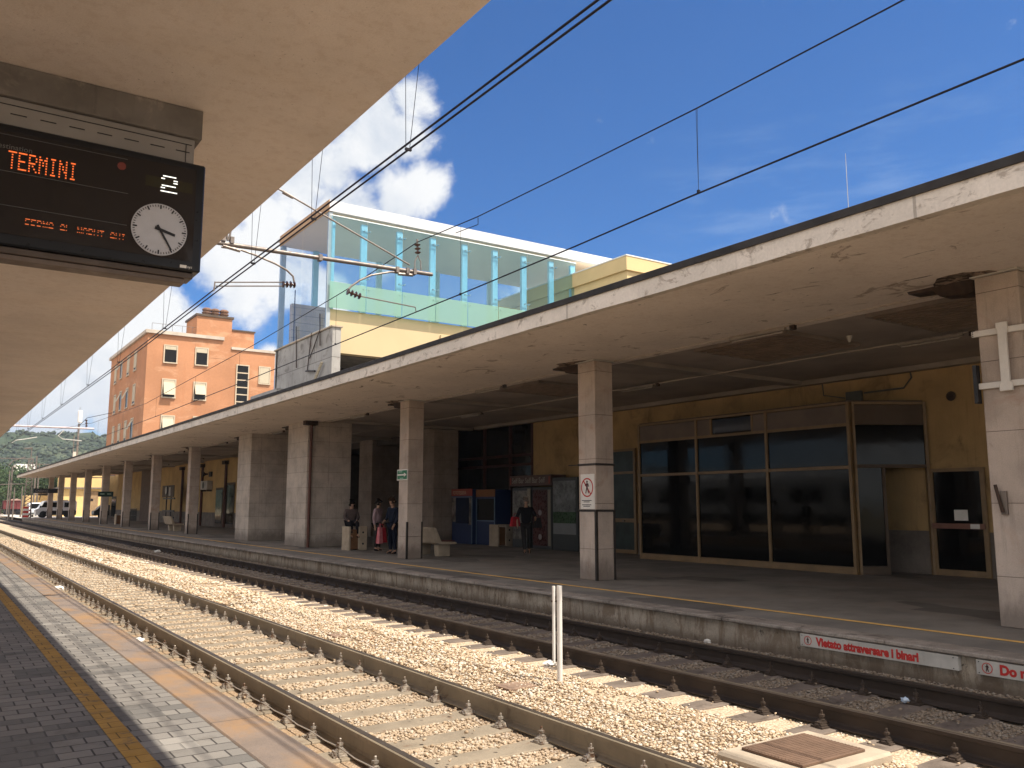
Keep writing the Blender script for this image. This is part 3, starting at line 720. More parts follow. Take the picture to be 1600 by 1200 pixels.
MB().box(12.005, 12.12, 5.35, 5.60, 2.95, 3.35).box(11.40, 11.495, 5.852, 5.90, 2.87, 3.38).build('back_plate', M_black, o)
# small metal flag holder on the same column
o = thing('flag_holder', 'small grey metal holder on the face of the right edge column', 'holder', (11.47, 5.6, 1.4))
MB().box(11.46, 11.498, 5.62, 5.70, 1.42, 1.72).build('plate', M_galv, o, bevel=.004)
MB().tube([(11.44, 5.67, 1.45), (11.44, 5.74, 1.80)], .022, 8).build('socket', M_rustdark, o)

# two wide piers
for (y, y1, xe, lab) in ((30.4, 32.5, 13.24, 'wide travertine pier with a rust red downpipe, right one of the pair'), (37.1, 38.95, 13.21, 'wide travertine pier without a pipe, left one of the pair')):
    o = thing('pier', lab, 'pier', (12.3, (y+y1)/2, 0), 'wide travertine piers')
    MB().box(11.5, xe, y, y1, 0, 4.60).build('shaft', M_travp, o, bevel=.015)
    d = MB(); drain_head(d, 11.55, y1); d.build('drain_head', M_rustdark, o)
o = thing('downpipe', 'rust red downpipe on the corner of the right wide pier', 'downpipe', (11.62, 30.3, 0))
MB().tube([(11.60, 30.31, 0), (11.60, 30.31, 4.25), (11.60, 30.31, 4.45)], .055, 10).build('pipe', M_pipe, o, smooth=True)
MB().box(11.30, 11.78, 30.15, 30.395, 4.44, 4.595).build('hopper', M_rustdark, o)

# ================================================================ NEAR CANOPY
o = thing('near_canopy', 'plastered concrete canopy over the near platform at upper left', 'canopy', (0, 40, 4.6))
MB().box(-5.2, 2.99, -2.2, 112, 5.03, 5.29).build('slab', M_sofn, o)
MB().box(2.87, 3.01, -2.25, 112, 5.294, 5.32).build('edge_trim', M_flash, o)
for i, y in enumerate((-1.5, 10, 21.5, 33, 44.5)):
    o = thing('column', 'plain column of the near platform, out of view, number counted by distance', 'column', (-3.5, y, 0), 'columns of the near platform behind the camera'); o['label'] = 'plain travertine column under the near canopy'
    MB().box(-3.8, -3.2, y, y+.6, .006, 5.028).build('shaft', M_trav, o, bevel=.012)
    MB().box(-3.83, -3.17, y-.03, y+.63, 4.83, 5.027).build('cap', M_whited, o)

# ================================================================ STATION BUILDING
XW = 18.7
o = thing('station_building', 'yellow plastered station building behind the far platform with stone dado', 'building', (22, 10, 0)); SB = o
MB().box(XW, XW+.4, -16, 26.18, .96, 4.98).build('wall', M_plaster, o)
MB().box(XW-.02, XW+.4, -16, 26.18, .003, .957).build('dado', M_dado, o)
MB().box(XW, XW+.4, 26.183, 31.9, 4.73, 4.98).build('wall', M_plaster, o)
MB().box(XW-.02, XW+.4, 26.183, 31.9, .003, .93).build('dado', M_travd, o)
MB().box(XW+.42, 38, -16, 100, 4.4, 5.6).build('roof', M_roof, o)
MB().box(XW+.41, 38, -16, 24, .003, 4.39).build('back_rooms', M_dark, o)
# hall recess
MB().box(17.05, 18.2, 30.85, 33.0, .003, 4.775).build('wall_pier', M_travd, o, bevel=.01)
MB().box(17.95, 20.9, 38.7, 40.2, .003, 4.775).build('wall_pier', M_travd, o, bevel=.01)
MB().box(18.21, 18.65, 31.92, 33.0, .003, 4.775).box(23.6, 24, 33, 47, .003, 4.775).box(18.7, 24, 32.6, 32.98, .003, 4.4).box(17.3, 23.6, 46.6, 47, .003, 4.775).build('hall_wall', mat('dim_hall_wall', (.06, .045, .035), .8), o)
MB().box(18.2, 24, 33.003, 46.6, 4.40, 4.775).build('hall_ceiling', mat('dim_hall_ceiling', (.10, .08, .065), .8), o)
q = P(569, 783, y=45)
MB().cbox(q.x, 45, q.z, .62, .05, .07).build('hall_tube_light', emit('hall_tube', (1, .95, .82), 1.1), o)
X2 = 16.9
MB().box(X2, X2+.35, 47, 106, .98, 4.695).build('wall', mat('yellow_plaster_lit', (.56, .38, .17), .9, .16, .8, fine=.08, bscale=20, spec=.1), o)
MB().box(X2-.02, X2+.35, 47, 106, .003, .977).build('dado', M_dado, o)
def dup_door(y0, y1, h, x=X2):
    d = MB().box(x-.05, x-.022, y0, y1, .004, h).build('door', M_bronzed, o)
    MB().box(x-.065, x-.052, y0+.1, y1-.1, .25, h-.15).build('pane', M_dglass2, d)
for (u0, u1, h) in ((337, 348, 2.7), (353, 366, 3.0), (222, 230, 2.6), (174, 181, 2.4)):
    a, b = P(u0, 800, x=X2).y, P(u1, 800, x=X2).y; dup_door(min(a, b), max(a, b), h)
for (u0, u1) in ((221, 236),):
    a, b = P(u0, 780, x=X2).y, P(u1, 780, x=X2).y
    MB().box(X2-.10, X2-.024, min(a, b), max(a, b), .01, 4.69).build('pilaster', mat('brown_stone', (.16, .115, .085), .8), o)
# big dark window
fr_ = thing('entrance_window', 'tall dark window with dark red frames behind the photo booths', 'window', (XW, 29, 2.8))
MB().box(XW+.06, XW+.2, 26.20, 31.85, .935, 4.725).build('glass', M_dglass2, fr_)
m = MB()
ym = [31.80, P(757, 700, x=XW).y, P(797, 700, x=XW).y, 26.24]
for y in ym: m.box(XW-.02, XW+.058, y-.07, y+.07, .94, 4.72)
for z in (.98, 3.05, 3.42, 4.68): m.box(XW-.015, XW+.055, 26.2, 31.85, z-.05, z+.05)
m.build('frame', M_maroon, fr_)
# shopfront
o = thing('shopfront', 'bronze framed glazed shopfront projecting onto the far platform', 'shopfront', (17.6, 15, 0))
XS = 17.2; YM = [18.72, 16.45, 14.09, 11.77]
g = MB()
for i in range(3):
    g.box(XS, XS+.012, YM[i+1]+.03, YM[i]-.03, .17, 2.34); 
g.build_each('lower_glass', M_dglass, o)
g = MB()
for i in range(3): g.box(XS, XS+.012, YM[i+1]+.03, YM[i]-.03, 2.42, 3.31)
g.build_each('upper_glass', M_dglass, o)
m = MB()
for y in YM: m.box(XS-.045, XS+.05, y-.035, y+.035, 0.004, 3.86)
for (z, h) in ((2.38, .035), (3.345, .035), (3.84, .03)): m.box(XS-.03, XS+.04, 11.8, 18.69, z-h, z+h)
m.box(XS-.035, XS+.045, 11.8, 18.69, .006, .165)
m.build('frame', M_bronze, o, bevel=.004)
m = MB()
m.box(XS-.004, XS+.03, 16.49, 18.68, 3.382, 3.80); m.box(XS-.004, XS+.03, 11.81, 14.05, 3.382, 3.80)
m.box(XS-.004, XS+.03, 15.95, 16.41, 3.382, 3.80); m.box(XS-.004, XS+.03, 14.13, 14.50, 3.382, 3.80)
m.build_each('top_panel', mat('brown_grey_panel', (.17, .13, .105), .7, .15, 1.5, fine=.1, bscale=30), o)
MB().box(XS+.02, XS+.03, 14.56, 15.89, 3.42, 3.78).build('transom_pane', mat('blue_grey_pane', (.012, .022, .04), .05, spec=.4), o)
MB().box(XS-.02, XS+.035, 15.89, 15.95, 3.382, 3.81).box(XS-.02, XS+.035, 14.50, 14.56, 3.382, 3.81).build_each('transom_frame', M_bronze, o)
# slanted return with the open doorway
d = Vector((1.5, -.98, 0)); Ld = d.length; ang = math.atan2(d.y, d.x)
T = Matrix.Translation((17.2, 11.74, 0)) @ Matrix.Rotation(ang, 4, 'Z')
m = MB(); m.box(.05, .10, -.04, .04, .004, 3.86, mat4=T)
m.box(Ld-.12, Ld-.05, -.04, .04, .004, 3.86, mat4=T); m.box(.10, Ld-.12, -.03, .03, 3.80, 3.86, mat4=T)
m.build('side_frame', M_bronze, o)
m = MB(); m.box(.10, Ld-.12, -.02, .02, 3.34, 3.79, mat4=T); m.build('side_panel', M_bronzed, o)
MB().box(.10, Ld-.12, -.01, .01, 2.44, 3.33, mat4=T).box(.10, .66, -.01, .01, .2, 2.36, mat4=T).build_each('side_glass', M_dglass, o)
m = MB(); m.box(.10, Ld-.12, -.035, .035, 2.365, 2.435, mat4=T); m.box(.66, .73, -.035, .035, .01, 2.36, mat4=T); m.box(.10, .66, -.03, .03, .01, .19, mat4=T); m.build('door_jamb', M_bronzed, o)
MB().prism([(XS+.02, 11.8), (XS+.02, 18.72), (18.66, 18.72), (18.66, 10.85)], 'z', 3.865, 3.90).build('roof', M_bronzed, o)
MB().box(XS+.05, 18.66, 18.70, 18.74, .01, 3.86).build('side_wall', M_bronzed, o)
MB().box(18.60, 18.66, 14.3, 18.69, .01, 3.84).box(XS+.03, 18.6, 14.25, 14.29, .01, 3.84).build('inner_wall', M_dark, o)
# glazed door right of the shop
o = thing('glazed_door', 'bronze framed glass door with push bar right of the shopfront', 'door', (XW, 10.1, 0))
MB().box(XW-.045, XW-.025, 9.62, 10.78, .10, 2.28).build('glass', M_dglass, o)
m = MB(); m.box(XW-.08, XW-.021, 9.56, 9.66, .006, 2.34).box(XW-.08, XW-.021, 10.70, 10.80, .006, 2.34).box(XW-.08, XW-.021, 9.662, 10.698, 2.26, 2.34).box(XW-.08, XW-.021, 9.662, 10.698, .006, .14)
m.build('frame', M_bronze, o, bevel=.004)
MB().box(XW-.13, XW-.082, 9.60, 10.76, 1.02, 1.14).build('push_bar', mat('brown_push_bar', (.20, .09, .06), .4), o, bevel=.01)
MB().box(XW-.050, XW-.046, 9.98, 10.28, 1.20, 1.43).build('notice', M_white, o)
MB().box(XW-.134, XW-.131, 9.70, 9.90, 1.03, 1.13).build('sticker', M_white, o)
# glazed door behind the no-crossing column
o = thing('glazed_door', 'narrow brown glazed door with transom between column and shopfront', 'door', (XW, 21.1, 0))
MB().box(XW-.045, XW-.025, 20.55, 21.9, .12, 3.25).build('glass', mat('green_grey_pane', (.05, .065, .062), .2, spec=.12), o)
m = MB(); m.box(XW-.09, XW-.021, 20.48, 20.58, .006, 3.33).box(XW-.09, XW-.021, 21.86, 21.96, .006, 3.33).box(XW-.09, XW-.021, 20.582, 21.858, 3.25, 3.33).box(XW-.09, XW-.021, 20.582, 21.858, 2.52, 2.60).box(XW-.09, XW-.021, 20.582, 21.858, .006, .12).box(XW-.08, XW-.021, 20.582, 21.858, .98, 1.10)
m.build('frame', M_bronze, o)
MB().box(XW-.13, XW-.092, 21.0, 21.1, 1.0, 1.05).build('handle', M_galv, o)
# conduit loop and box on the yellow wall
o = thing('wall_conduit', 'grey conduit loop with junction box on the yellow wall above the shopfront', 'conduit', (XW, 12, 4.2))
c1 = [P(1283, 586, x=XW-.04), P(1287, 618, x=XW-.04), P(1320, 622, x=XW-.04)]
c2 = [P(1330, 568, x=XW-.04), P(1418, 562, x=XW-.04), P(1424, 590, x=XW-.04), P(1412, 606, x=XW-.04), P(1350, 614, x=XW-.04)]
MB().tube(c1, .016, 6).tube(c2, .022, 6).build('pipe', flat('grey_green_pipe', (.10, .10, .085)), o)
q = P(1335, 620, x=XW-.05); MB().cbox(XW-.06, q.y, q.z, .10, .42, .26).build('box', flat('grey_green_box', (.09, .09, .075)), o, bevel=.01)
q = P(1486, 619, x=XW-.03); o = MB().lathe([(.09, 0), (.11, -.04), (.07, -.07)], (XW-.001, q.y, q.z), 12, 'x').build('wall_vent', M_rustdark, loc=(XW, q.y, q.z)); tag(o, 'small dark round fitting on the yellow wall right of the shopfront', 'wall fitting')

# ---- wall equipment on the far part
def onw(u, v): return P(u, v, x=X2-.02)
for (u, lab) in ((284, 'dark red downpipe on the yellow wall left of the air conditioner'), (315, 'dark red downpipe on the yellow wall beside the air conditioner'), (352, 'dark red downpipe on the yellow wall next to the wide pier')):
    y = onw(u, 800).y; o = thing('downpipe', lab, 'downpipe', (X2-.1, y, 0))
    MB().tube([(X2-.10, y, .0), (X2-.10, y, 4.3)], .09, 8).build('pipe', M_pipe, o); MB().box(X2-.3, X2-.03, y-.35, y+.35, 4.25, 4.5).build('hopper', M_rustdark, o)
a, b = onw(322, 752), onw(332, 765)
o = thing('air_conditioner', 'white air conditioner unit hung on the yellow wall', 'air conditioner', (X2-.3, a.y, a.z))
MB().box(X2-.42, X2-.03, b.y, a.y, b.z, a.z).build('case', M_whited, o, bevel=.02)
MB().lathe([(.24, 0), (.24, -.02)], (X2-.42, (a.y+b.y)/2+.1, (a.z+b.z)/2), 16, 'x').build('fan', M_black, o)
MB().box(X2-.4, X2-.03, b.y+.1, b.y+.14, b.z-.12, b.z-.003).box(X2-.4, X2-.03, a.y-.14, a.y-.1, b.z-.12, b.z-.003).build('bracket', M_rustdark, o)
q = onw(325, 741)
o = thing('loudspeaker', 'dark loudspeaker on the yellow wall above the air conditioner', 'loudspeaker', (X2-.2, q.y, q.z))
MB().lathe([(.06, 0), (.08, -.15), (.22, -.35)], (X2-.05, q.y, q.z), 12, 'x').build('horn', M_rustdark, o); MB().box(X2-.12, X2-.021, q.y-1.2, q.y-.6, q.z-.2, q.z+.15).build('box', M_corner, o)
# timetable stand
q = P(262, 812, x=15.6)
o = thing('timetable_stand', 'black framed timetable stand with clock in front of the yellow wall', 'notice board', (15.6, q.y, 0))
YB = q.y; fr0 = MB()
for dy in (-.75, .75): fr0.box(15.56, 15.64, YB+dy-.05, YB+dy+.05, 0, 2.9)
for z in (.55, 1.05, 2.0): fr0.box(15.57, 15.63, YB-1.9, YB+1.9, z-.06, z+.06)
fr0.build('frame', M_black, o)
MB().box(15.50, 15.55, YB-1.9, YB+1.9, 2.10, 3.0).build('board', M_bronzed, o)
MB().lathe([(.36, 0), (.36, -.06)], (15.49, YB+.3, 2.62), 20, 'x').build('clock', M_black, o); MB().lathe([(.28, 0), (.28, -.01)], (15.42, YB+.3, 2.62), 20, 'x').build('clock_face', M_whited, o)
MB().box(15.46, 15.495, YB-1.0, YB-.5, 2.2, 2.85).build('poster', M_whited, o)
q = onw(212, 816); o = thing('railing', 'low dark lattice railing against the yellow wall', 'railing', (X2-.5, q.y, 0))
m = MB()
for k in range(14): m.box(X2-.52, X2-.48, q.y-2.6+k*.4, q.y-2.56+k*.4, .0, 1.1)
m.box(X2-.53, X2-.47, q.y-2.65, q.y+2.7, 1.102, 1.15).box(X2-.53, X2-.47, q.y-2.65, q.y+2.7, .5, .54); m.build('bars', M_black, o)

# ---- vending machines, booths
def vend(y0, y1, x0, h, body, label, draw, name='vending_machine', cat='vending machine'):
    o = thing(name, label, cat, ((x0+18.62)/2, (y0+y1)/2, 0))
    MB().box(x0, 18.62, y0+.01, y1-.01, .005, h).build('cabinet', body, o, bevel=.015); draw(o, x0, y0, y1, h); return o
M_navy = flat('navy_blue_panel', (.008, .022, .085), .4); M_bluel = flat('blue_trim', (.12, .18, .26), .4)
M_photo = mat('pale_portrait_print', (.24, .19, .16), .5, .85, 2.6, spec=.4)
M_curt = mat('dark_blue_curtain', (.006, .010, .03), .8, .3, 3)
M_dgrey = flat('dark_grey_cabinet', (.045, .05, .05), .4)
ZB_ = 0
def booth(o, x0, y0, y1, h):
    MB().box(x0-.03, x0-.002, y0, y1, h-.26, h+.02).build('header', flat('dim_red_header', (.30, .04, .02)), o, bevel=.005)
    text('FOTOTESSERA', .19, flat('header_cream', (.45, .30, .2)), o, (x0-.034, y1-.12, h-.2), (0, -1, 0), (0, 0, 1), bold=.004, sx=.85)
    MB().box(x0-.02, x0-.002, y1-.32, y1-.02, .85, h-.32).build('portrait_print', M_photo, o)
    MB().box(x0-.02, x0-.002, y0+.04, y0+.26, .75, h-.32).build('portrait_print', M_photo, o)
    c = MB(); n = 10
    for k in range(n): yy = y0+.28+(y1-y0-.62)*k/n; c.tube([(x0-.015, yy, .80), (x0-.015, yy, h-.34)], .055, 6)
    c.build('curtain', M_curt, o)
    MB().box(x0-.025, x0-.002, y0+.02, y1-.02, h-.315, h-.285).box(x0-.022, x0-.002, y0+.0, y0+.035, .02, h-.32).build('trim', M_bluel, o)
vend(28.95, 30.55, 17.75, 2.14, M_navy, 'blue photo booth with dark curtain and red header', booth, 'photo_booth', 'photo booth')
def booth2(o, x0, y0, y1, h):
    MB().box(x0-.03, x0-.002, y0, y1, h-.26, h+.02).build('header', flat('dim_orange_header', (.25, .09, .02)), o, bevel=.005)
    MB().box(x0-.012, x0-.002, y0+.08, y1-.08, .95, h-.34).build('window', M_dglass2, o)
    MB().box(x0-.022, x0-.002, y0+.02, y1-.02, .90, .94).box(x0-.022, x0-.002, y1-.05, y1, .02, h-.28).box(x0-.022, x0-.002, y0, y0+.05, .02, h-.28).build('trim', M_bluel, o)
vend(27.55, 28.9, 17.9, 2.10, M_navy, 'blue booth with orange header and dark window left of the vending row', booth2, 'photo_booth', 'photo booth')
def vm(kind):
    def f(o, x0, y0, y1, h):
        if kind == 0:
            MB().box(x0-.012, x0-.002, y0+.22, y1-.06, .30, h-.12).build('front_panel', mat('pale_product_window', (.16, .145, .13), .3, .6, 4), o)
            MB().box(x0-.02, x0-.002, y0+.02, y0+.20, .12, h-.05).build('selector_panel', flat('cream_panel', (.30, .26, .20)), o)
            m = MB()
            for k in range(5): m.box(x0-.03, x0-.022, y0+.06, y0+.16, .5+.22*k, .62+.22*k)
            m.build('buttons', M_black, o)
        elif kind == 1:
            MB().box(x0-.012, x0-.002, y0+.24, y1-.06, .12, h-.10).build('front_panel', mat('reddish_print', (.07, .022, .02), .3, .5, 4), o)
            MB().box(x0-.018, x0-.002, y0+.04, y0+.2, .12, h-.10).build('selector_panel', flat('dim_cream_panel', (.22, .19, .15)), o)
            m = MB()
            for k in range(3): m.lathe([(.10, 0), (.10, -.012)], (x0-.013, (y0+y1)/2+.08, .42+.42*k), 12, 'x')
            m.build('cup_print', flat('pale_cup', (.28, .25, .24)), o)
        else:
            MB().box(x0-.012, x0-.002, y0+.08, y1-.08, 1.30, h-.12).build('front_panel', mat('misty_poster', (.17, .18, .18), .3, .5, 2.5), o)
            MB().box(x0-.012, x0-.002, y0+.08, y1-.08, .92, 1.297).build('grass_poster', mat('green_poster', (.03, .075, .03), .3, .4, 5), o)
            MB().box(x0-.012, x0-.002, y0+.08, y1-.08, .55, .917).build('lower_panel', flat('pale_lower_panel', (.20, .21, .21)), o)
    return f
vend(25.28, 26.48, 17.95, 2.16, M_dgrey, 'dark vending machine with pale product window behind the walking person', vm(0))
vend(24.05, 25.2, 17.95, 2.16, M_dgrey, 'dark vending machine with reddish front and cup pictures', vm(1))
vend(22.55, 23.95, 17.9, 2.46, M_dgrey, 'tall dark cabinet with a misty green poster behind the sign column', vm(2), 'poster_cabinet', 'poster cabinet')
o = thing('fascia_sign', 'dark header sign over the vending machines with grey lettering', 'sign', (17.9, 25.2, 2.4))
MB().box(17.88, 18.55, 24.0, 26.55, 2.20, 2.58).build('box', mat('dim_brown_header', (.10, .06, .05), .5), o, bevel=.01)
text('Self Bar Self Bar Self', .27, flat('grey_lettering', (.30, .28, .24)), o, (17.874, 26.38, 2.31), (0, -1, 0), (0, 0, 1), bold=.003, sx=.93)
for yy in (26.47, 24.08): MB().box(17.868, 17.876, yy-.05, yy+.03, 2.26, 2.52).build('emblem', flat('dim_red_mark', (.28, .05, .03)), o)

# ---- signs on the far platform
def pict(o, x, yc, zc, r, sy=1.0, slash=True):
    """walking figure in a red slashed ring, on a face looking along -X"""
    n = 28; m = MB(); vs = []
    for k in range(n):
        a = 2*math.pi*k/n
        for rr in (r, r*.86):
            vs += [(x, yc-math.cos(a)*rr*sy, zc+math.sin(a)*rr), (x-.002, yc-math.cos(a)*rr*sy, zc+math.sin(a)*rr)]
    fs = []
    for k in range(n):
        a = 4*k; b = 4*((k+1) % n)
        fs += [(a+1, b+1, b+3, a+3), (a, b, b+1, a+1), (a+2, a+3, b+3, b+2)]
    m.add(vs, fs); m.build('ring', M_red, o)
    if slash:
        k = r*.66; m = MB()
        m.add([(x-.003, yc+k*sy-.0, zc+k+.0), (x-.003, yc+k*sy-r*.12, zc+k+r*.1), (x-.003, yc-k*sy, zc-k), (x-.003, yc-k*sy+r*.12, zc-k-r*.1)], [(0, 1, 2, 3)]); m.build('slash', M_red, o)
    f = MB(); s = r
    f.lathe([(.13*s, 0), (.13*s, -.002)], (x-.001, yc, zc+.60*s), 10, 'x')
    poly = [(0, .46), (.22, .42), (.34, .08), (.26, .05), (.14, .30), (.13, .0), (.30, -.60), (.18, -.62), (.0, -.14), (-.16, -.62), (-.28, -.60), (-.13, .0), (-.14, .30), (-.30, .12), (-.36, .18), (-.2, .42)]
    f.prism([(yc-a*s*sy, zc+b*s) for a, b in poly], 'x', x-.0035, x-.0015); f.build('walking_figure', flat('sign_dark', (.05, .01, .01)), o)
o = thing('no_crossing_sign', 'white sign with a red slashed walker on the banded column', 'sign', (11.49, 14.15, 1.9))
xs = 11.49; MB().box(xs, xs+.008, 13.90, 14.36, 1.45, 2.18).build('plate', M_white, o, bevel=.003)
pict(o, xs-.001, 14.14, 1.90, .20)
m = MB()
for k, (z, w_) in enumerate(((1.63, .32), (1.60, .20), (1.54, .30), (1.51, .22))): m.box(xs-.003, xs-.0005, 14.14-w_/2+.02, 14.14+w_/2+.02, z-.007, z+.007)
m.build('small_print', M_black, o)
o = thing('exit_sign', 'green sign with a white arrow on the column by the standing couple', 'sign', (11.47, 22.7, 2.1))
a, b = P(621, 734, x=11.47), P(637, 750, x=11.47)
MB().box(11.46, 11.485, b.y, a.y, b.z, a.z).build('border', M_white, o); MB().box(11.455, 11.459, b.y+.03, a.y-.03, b.z+.03, a.z-.03).build('panel', M_green, o)
yc, zc, hw = (a.y+b.y)/2, (a.z+b.z)/2, (a.y-b.y)/2-.05
MB().prism([(yc+hw, zc-.022), (yc+hw, zc+.022), (yc-hw*.45, zc+.022), (yc-hw*.45, zc+.06), (yc-hw, zc), (yc-hw*.45, zc-.06), (yc-hw*.45, zc-.022)], 'x', 11.450, 11.454).build('arrow', M_white, o)
m = MB()
for (dz, w0, w1) in ((.115, .75, -.1), (.085, .75, .0), (-.10, .5, -.3), (-.13, .5, -.2)): m.box(11.451, 11.454, yc-hw*(-w1), yc+hw*w0, zc+dz-.009, zc+dz+.009)
m.build('small_print', flat('pale_green_print', (.35, .5, .4)), o)
q = P(170, 776, x=11.48)
for (u, v, yb, lab) in ((162, 776, 74.6, 'dark green sign across the column behind the pale bin'),):
    o = thing('exit_sign', lab, 'sign', (11.4, yb, 2.5)); MB().box(11.2, 12.3, yb-.06, yb-.02, 2.15, 2.55).build('panel', mat('dark_green_panel', (.02, .05, .04), .5), o)
    MB().box(11.35, 11.65, yb-.065, yb-.061, 2.32, 2.40).box(11.85, 12.15, yb-.065, yb-.061, 2.32, 2.40).build('small_print', flat('pale_green_print', (.35, .5, .4)), o)
# warning boards on the platform face
def face_sign(y0, y1, s, label, ww):
    x = 9.232; zt, zb = -.055, -.205
    o = thing('warning_board', label, 'sign', (x, (y0+y1)/2, -.13), 'white warning boards on the platform face')
    MB().box(x, x+.066, y0, y1, zb, zt).build('plate', mat('dirty_white_board', (.47, .44, .39), .7, .15, 3, vstreak=.35, stain=((.25, .2, .15), .62, .85, 5)), o, bevel=.003)
    pict(o, x-.001, y1-.115, (zt+zb)/2, .055, slash=False)
    text(s, .135, mat('faded_red_letters', (.48, .035, .03), .7, .15, 12), o, (x-.002, y1-.24, (zt+zb)/2-.043), (0, -1, 0), (0, 0, 1), ext=.0015, bold=.0065, sx=ww)
    m = MB()
    for yy in (y0+.05, y1-.03): 
        for zz in (zt-.02, zb+.02): m.lathe([(.006, 0), (.006, -.003)], (x-.001, yy, zz), 8, 'x')
    m.build('screws', M_black, o)
face_sign(5.16, 7.17, 'Vietato attraversare i binari', 'white board with red words beginning Vietato on the platform face', .88)
face_sign(2.98, 4.97, 'Do not cross the tracks', 'white board with red words beginning Do not at the right edge', .95)

# ---- benches, bins
def bench(loc, rz, label):
    o = thing('bench', label, 'bench', (0, 0, 0), 'precast concrete benches')
    MB().prism([(-.28, .36), (.30, .36), (.30, .43), (-.22, .45), (-.42, .86), (-.52, .86), (-.36, .40)], 'x', -.95, .95).build('seat', M_fconc, o, bevel=.02)
    for x in (-.6, .6): MB().prism([(-.20, 0), (.18, 0), (.20, .357), (-.24, .357)], 'x', x-.13, x+.13).build('leg', M_fconc, o, bevel=.015)
    MB().box(-.9, .9, -.18, .26, .452, .47).build('seat_pad', mat('dark_red_seat', (.10, .02, .015), .6), o)
    o.location = loc; o.rotation_euler = (0, 0, rz); return o
# seat faces +x: backrest toward the tracks
bench((13.05, 23.6, 0), R(-90), 'concrete bench with its back to the tracks right of the arrow sign column')
bench((12.3, 53.6, 0), R(-90), 'concrete bench in the distance beside a slim column')
def bin_(loc, rz, label):
    o = thing('litter_bin', label, 'litter bin', (0, 0, 0), 'precast concrete litter bins')
    MB().box(-.34, -.26, -.30, .30, 0, .80).build('side_slab', M_fconc, o, bevel=.015)
    MB().box(.02, .34, -.30, .30, 0, .80).build('body', M_fconc, o, bevel=.02)
    MB().box(-.257, .017, -.26, .26, .05, .70).build('liner', mat('brown_liner', (.16, .075, .03), .6), o)
    m = MB()
    for z in (.22, .60): m.lathe([(.035, 0), (.035, -.006)], (.18, -.30, z), 14, 'y')
    m.build('hole', M_black, o)
    o.location = loc; o.rotation_euler = (0, 0, rz); return o
bin_((12.28, 27.75, 0), 0, 'concrete litter bin with the sitting person above it, beside the wide pier')
bin_((18.0, 27.3, 0), 0, 'concrete litter bin in front of the blue booths')
bin_((12.6, 72.9, 0), 0, 'pale concrete litter bin far along the platform')

# ================================================================ GLASS HALL ABOVE THE CANOPY
YG = 27.2; G = lambda u, v, y=YG: P(u, v, y=y)
o = thing('glass_hall', 'raised glazed hall with white roof edge standing above the far canopy', 'building', (15, 29, 5))
xL, xR, yF, yB = 10.8, 21.6, 27.2, 32.2
zf0, zf1 = 11.62, 12.0
MB().box(xL, 24.2, yF-.02, yF+.15, zf0, zf1).build('fascia', flat('white_fascia', (.62, .62, .62)), o)
MB().box(xL, 24.2, yF+.152, yB+.4, zf1-.12, zf1-.02).build('roof', flat('white_roof', (.7, .7, .7)), o)
MB().prism([(xL, zf0+.0), (xL, zf1-.121), (24.2, zf1-.121), (24.2, zf0)], 'y', yF+.153, yB).build('ceiling', mat('hall_ceiling_board', (.84, .71, .56), .9, .04, 1), o)
MB().box(xL-.03, xL-.002, yF-.02, yB, zf0-.02, zf1+.02).build('tan_fascia', mat('tan_fascia', (.42, .27, .16), .8, .08, 1), o)
sy = mat('cream_slab_plaster', (.58, .45, .265), .9, .04, .6, spec=.1)
MB().box(xL+.15, 24, yF+.14, yF+.5, 6.70, 8.20).build('slab_front', sy, o)
MB().box(xL+.15, 24, yF+.503, yB-.1, 6.95, 7.6).build('floor_slab', mat('pale_hall_floor', (.62, .56, .48), .8), o)
MB().box(xL+.3, 24, yF+.502, yF+.9, 6.72, 6.94).build('slab_rib', M_dado, o)
MB().box(15.3, 24, yF+.05, yF+.137, 7.45, 7.75).box(17.9, 24, yF-.4, yF+.045, 7.1, 7.85).build_each('ledge', sy, o)
MB().box(11.2, 24, yB-.3, yB-.15, 4.9, 6.95).build('recess_wall', M_bronzed, o)
# front glass sheets with joints, lower frosted band
xs_ = [10.86, 12.22, 13.62, 15.0, 16.38, 17.76, 19.14, 20.50, 21.6]
for i in range(8):
    g = MB().box(xs_[i]+.012, xs_[i+1]-.012, yF-.06, yF-.045, 9.14, 11.45).build('pane', M_glass, o)
    MB().box(xs_[i]+.012, xs_[i+1]-.012, yF-.06, yF-.045, 8.2, 9.12).build('frosted_pane', M_frost, o)
MB().box(xL+.02, xR, yF-.07, yF-.035, 11.452, 11.485).build('top_bead', flat('white_bead', (.75, .8, .78)), o)
M_blue = flat('pale_blue_steel', (.34, .56, .66), .4)
for i in range(9):
    x = xs_[i]+(.12 if i == 0 else -.02)
    MB().box(x-.13, x+.10, yF+.12, yF+.24, 8.2, 11.40).build('mullion', M_blue, o)
m = MB()
for x in xs_[1:-1]:
    for z in (11.12, 9.40, 9.0):
        for dx in (-.10, .10): m.lathe([(.03, .0), (.03, -.05), (.012, -.05), (.012, -.12)], (x+dx, yF+.02, z), 8, 'y')
        m.box(x-.10, x+.10, yF+.03, yF+.06, z-.015, z+.015)
m.build('spider_fitting', flat('steel_fitting', (.40, .48, .50), .3, .6), o)
